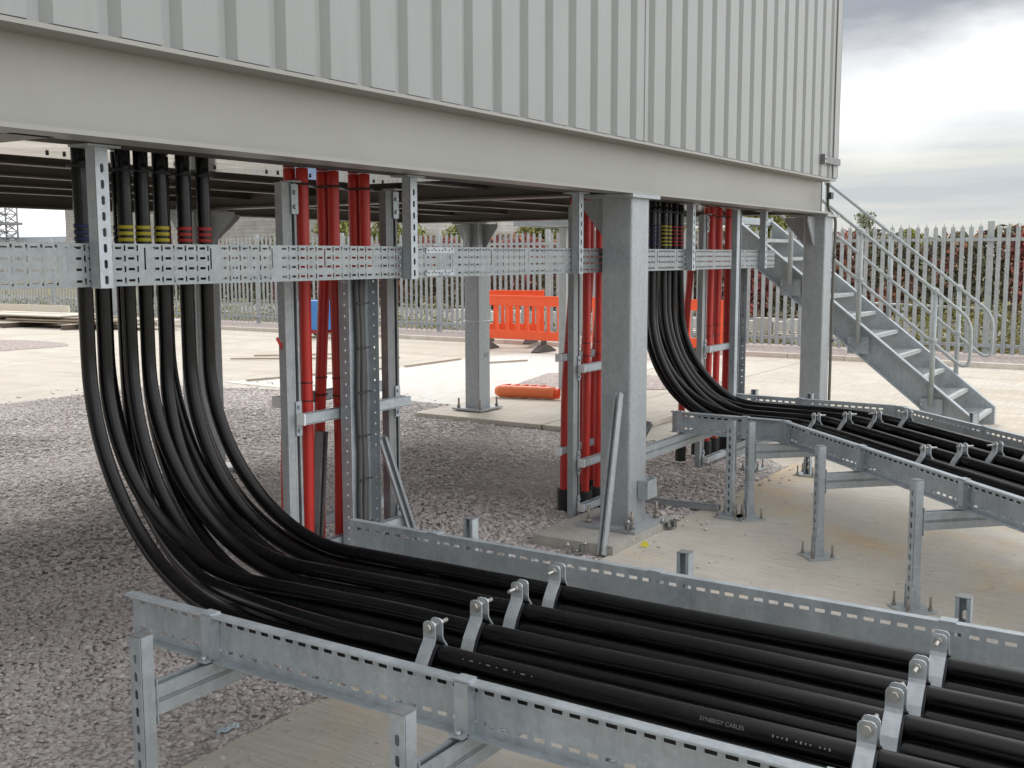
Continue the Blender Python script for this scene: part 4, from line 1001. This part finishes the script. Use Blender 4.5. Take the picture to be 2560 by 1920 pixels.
board((15.7, 24.35, .42), math.radians(95), 2.9, .05, .17, 'pale_board', 'pale board standing on edge on top of the stack', 0)
for i, (p, q, lab) in enumerate((((12.43, 10.08), (10.0, 10.7), 'thin dark lath along the left edge of the white slab'), ((13.95, 10.04), (12.55, 10.06), 'thin dark lath along the far edge of the white slab'),
                                 ((12.0, 13.2), (13.6, 11.0), 'thin dark lath lying on the yard left of the red cables'), ((12.6, 13.3), (13.9, 12.0), 'short lath lying on the yard behind another'), ((13.6, 9.35), (14.3, 9.0), 'short lath on the white slab right of the A1 column'))):
    c = V(((p[0] + q[0]) / 2, (p[1] + q[1]) / 2, .022)); d = V((q[0] - p[0], q[1] - p[1], 0)); board(c, math.atan2(d.y, d.x), d.length, .04, .018, 'timber', lab, 0, 'lath', 'laths lying on the yard')
mb = MB(); mb.box(10.2, 11.0, 19.4, 20.2, .006, .05); tag(obj('manhole_cover', mb, 'concrete_plinth', None, (10.6, 19.8, 0)), 'concrete manhole slab in the round gravel patch', 'manhole')

# ------------------------------------------------------------------ beyond the fence
def leaves(n_, fn_, size, name, m_, seed=0, aspect=.6):
    r = np.random.default_rng(seed); P = fn_(r, n_); N = len(P)
    d = r.normal(size=(N, 3)); d /= np.linalg.norm(d, axis=1)[:, None]; e = np.cross(d, r.normal(size=(N, 3))); e /= np.linalg.norm(e, axis=1)[:, None]
    s = (size * r.lognormal(0, .3, N))[:, None]; a = d * s; b = e * s * aspect
    vs = np.stack([P - a, P + b, P + a, P - b], 1).reshape(-1, 3); fs = np.arange(4 * N).reshape(-1, 4)
    return vs, fs
def leaf_obj(name, vs, fs, m_, parent, root):
    me_o = bulk(name, vs - np.array(root), fs, m_); me_o.parent = parent; return me_o
# hedge: woody core with ragged leaf cover
def hedge_pts(r, n_):
    y = r.uniform(-4, 38, n_); top = 2.12 + .14 * np.sin(y * 1.7) + .10 * np.sin(y * 4.3 + 1) + .07 * np.sin(y * 9.1)
    z = top * r.beta(1.15, .9, n_) + r.normal(0, .05, n_); x = 30.2 + .55 * r.uniform(-1, 1, n_) * (1 - .25 * z / 2.2) + .10 * np.sin(y * 3.1 + z * 4)
    return np.stack([x, y, np.maximum(z, -.03)], 1)
hg = thing('hedge', 'long red purple and green hedge behind the fence and road', 'hedge', (30.2, 17, -.1))
vs, fs = leaves(90000, hedge_pts, .07, '', '', 1); leaf_obj('foliage', vs, fs, 'leaf_hedge', hg, (30.2, 17, -.1))
for k in range(40): y = -4 + k * 1.06; mb = MB(); mb.tube([(30.2, y, -.1), (30.2 + .05 * math.sin(k), y + .1, .7), (30.25, y - .05, 1.5)], [.05, .035, .012], 6); obj('stem', mb, 'bark', hg)
def tree(x, y, h, cr, m_, lab, nclump, nl, size, seed, sparse=1., cz=.62, group='trees behind the fence'):
    t = thing('tree', lab, 'tree', (x, y, -.1), group); r = np.random.default_rng(seed); mb = MB()
    mb.tube([(x, y, -.1), (x + .05, y, h * .3), (x - .05, y + .05, h * .65), (x, y, h * .92)], [.12 * h / 5, .09 * h / 5, .05 * h / 5, .012], 8)
    cl = []
    for k in range(nclump):
        z = h * r.uniform(.35, .97); rad = cr * (1 - abs((z / h - cz)) * 1.1) * r.uniform(.35, 1); a = r.uniform(0, 2 * PI)
        c = np.array([x + rad * math.cos(a), y + rad * math.sin(a), z]); cl.append(c)
        mb.tube([(x, y, z * .72), tuple((np.array([x, y, z * .8]) + c) / 2), tuple(c)], [.025 * h / 5, .016 * h / 5, .006], 5)
    obj('trunk', mb, 'bark', t)
    cl = np.array(cl)
    def f(r_, n_): k = r_.integers(0, nclump, n_); return cl[k] + r_.normal(0, 1, (n_, 3)) * np.array([cr, cr, cr * .8]) * .17 * sparse
    vs, fs = leaves(nl, f, size, '', '', seed + 5); leaf_obj('crown', vs, fs, m_, t, (x, y, -.1))
tree(40, 10.7, 3.25, .6, 'leaf_green', 'slim grey green young tree rising above the fence behind the stairs', 24, 1500, .05, 3, .8)
tree(36, 8.2, 2.4, .6, 'leaf_olive', 'small rounded green bush tree above the fence right of the stairs', 22, 4200, .06, 4)
tree(40, 35.9, 4.3, 1.5, 'leaf_olive', 'yellow green tree seen between the red cables', 34, 9000, .075, 6)
tree(41, 33.3, 4.0, 1.3, 'leaf_olive', 'yellow green tree left of the A1 column top', 30, 7000, .075, 8)
tree(40, 28.2, 3.6, 1.3, 'leaf_olive', 'olive bush tree just left of the A1 gussets', 30, 5000, .07, 9)
tree(40, 24.3, 3.5, 1.2, 'leaf_olive', 'olive bush tree just right of the A1 gussets', 28, 5000, .07, 10)
tree(33, 11.6, 3.3, 1.2, 'leaf_olive', 'dark olive tree above the fence left of the corner column', 30, 8000, .07, 11)
tree(33.5, 3.9, 2.7, 1.2, 'leaf_green', 'wispy green shrub above the fence at the right edge', 20, 1500, .05, 12)
tree(32, 15.0, 2.9, 1.0, 'leaf_olive', 'low olive shrub behind the red hedge near the middle column', 22, 3500, .06, 13)
# rough growth between fence and road
def tuft_fn(x0, x1, y0, y1, h):
    def f(r, n_): z = h * r.beta(1, 2.2, n_); return np.stack([r.uniform(x0, x1, n_), r.uniform(y0, y1, n_), z - .08], 1)
    return f
v_, f_ = leaves(9000, tuft_fn(19.6, 22.2, -2, 4.9, 1.0), .055, '', '', 21, .25); v2_, f2_ = leaves(9000, tuft_fn(19.4, 22.3, 13, 40, .55), .05, '', '', 22, .3); v3_, f3_ = leaves(3500, tuft_fn(19.4, 22.3, 4.5, 14, .28), .05, '', '', 23, .3)
gr = bulk('rough_grass', np.concatenate([v_, v2_, v3_]), np.concatenate([f_, f2_ + len(v_), f3_ + len(v_) + len(v2_)]), 'leaf_grass'); tag(gr, 'rough yellow green weeds growing just behind the palisade fence', 'grass', kind='stuff')
# pale building blocks lying behind the fence
proto = None; rr_ = random.Random(5)
for k in range(64):
    x = rr_.uniform(20.2, 21.2); y = 5.2 + k * .155 + rr_.uniform(-.05, .05); z = -.10 if k % 2 else .17
    if z > 0: x = 20.65
    if proto is None:
        mb = MB(); rbox(mb, -.10, .10, -.20, .20, 0, .24, .015); proto = obj('stone_block', mb, 'pale_block', None); tag(proto, 'pale stone block in the loose row behind the palisade fence', 'block', 'pale stone blocks behind the fence'); proto.location = (x, y, z); proto.rotation_euler = (0, 0, rr_.uniform(-.3, .3))
    else:
        c = proto.copy(); C.objects.link(c); c.location = (x, y, z); c.rotation_euler = (0, 0, rr_.uniform(-.4, .4)); s_ = rr_.uniform(.75, 1.15); c.scale = (1, s_, rr_.uniform(.8, 1.1))
# guard rail by the road, buildings far off
gd = thing('road_guardrail', 'low pale tubular guard rail along the road behind the fence', 'guard rail', (22.3, 5, -.1))
pts = fillet([(22.4, 7.2, .72), (22.4, 3.6, .62), (22.4, 3.1, .30), (22.4, 3.0, -.08)], .25); obj('rail', MB().tube(pts, .028, 8), 'galvanised_pale', gd)
obj('rail', MB().tube([(22.3, 2.9, .25), (22.3, .5, .72), (22.3, -3, .8)], .028, 8), 'galvanised_pale', gd)
for y in (6.6, 5.2, 4.0, 1.5, -.5):
    mb = MB(); mb.cyl((22.4, y, -.1), (22.4, y, .62 if y > 3 else .5), .025, 8); obj('post', mb, 'galvanised_pale', gd)
gb = thing('block_building', 'large grey blockwork building behind the fence at the left', 'building', (55, 50, -.1))
mb = MB(); mb.box(46, 70, 41, 66.5, -.1, 8.2); obj('wall', mb, 'block_wall', gb)
mb = MB(); mb.box(45.7, 70.3, 40.7, 66.8, 8.2, 8.6); obj('roof', mb, 'pale_roof', gb)
mb = MB()
for y0, y1, z in ((55.8, 57.2, 3.55), (50.2, 51.6, 3.4)): mb.box(45.97, 45.995, y0, y1, z, z + .14)
obj('vent', mb, 'galvanised_dull', gb)
gw = thing('boundary_wall', 'low pale concrete wall behind the fence beside the A1 column', 'wall', (46, 30, -.1))
mb = MB(); mb.box(45.8, 46.2, 14, 40.9, -.1, 2.75); obj('wall', mb, 'block_wall', gw); mb = MB(); mb.box(45.7, 46.3, 14, 40.9, 2.75, 2.9); obj('coping', mb, 'kerb_stone', gw)
fb = thing('distant_warehouse', 'long pale roofed warehouse far off at the left', 'building', (64, 90, -.1))
mb = MB(); mb.box(60, 68, 78, 140, -.1, 3.0); obj('wall', mb, 'pale_wall', fb)
mb = MB(); mb.extr([(59.6, 3.0), (68.4, 3.0), (68.4, 3.3), (64, 4.1), (59.6, 3.5)], (0, 77.8, 0), (1, 0, 0), (0, 0, 1), (0, 1, 0), 62.5); obj('roof', mb, 'pale_roof', fb)
tw = thing('lattice_tower', 'grey lattice steel tower far off at the left edge', 'tower', (58, 93.3, -.1))
mb = MB(); tx, ty, ts = 58, 93.2, .9
for sx in (-1, 1):
    for sy in (-1, 1): mb.cyl((tx + sx * ts, ty + sy * ts, -.1), (tx + sx * ts, ty + sy * ts, 8), .09, 6)
obj('leg', mb, 'galvanised_dull', tw); mb = MB(); z = 0
while z < 7.6:
    for (a, b_) in (((-1, -1), (1, -1)), ((1, -1), (1, 1)), ((1, 1), (-1, 1)), ((-1, 1), (-1, -1))):
        mb.cyl((tx + a[0] * ts, ty + a[1] * ts, z), (tx + b_[0] * ts, ty + b_[1] * ts, z + .8), .045, 5); mb.cyl((tx + a[0] * ts, ty + a[1] * ts, z + .8), (tx + b_[0] * ts, ty + b_[1] * ts, z + .8), .045, 5); mb.cyl((tx + a[0] * ts, ty + a[1] * ts, z + .8), (tx + b_[0] * ts, ty + b_[1] * ts, z), .045, 5)
    z += .8
obj('bracing', mb, 'galvanised_dull', tw)
mb = MB(); mb.box(tx - 1.1, tx + 1.3, ty - 1.1, ty + 1.1, 4.6, 4.85); mb.box(tx - 1, tx + 1, ty - 1, ty + 1, 3.4, 3.5); obj('platform', mb, 'galvanised_dark', tw)
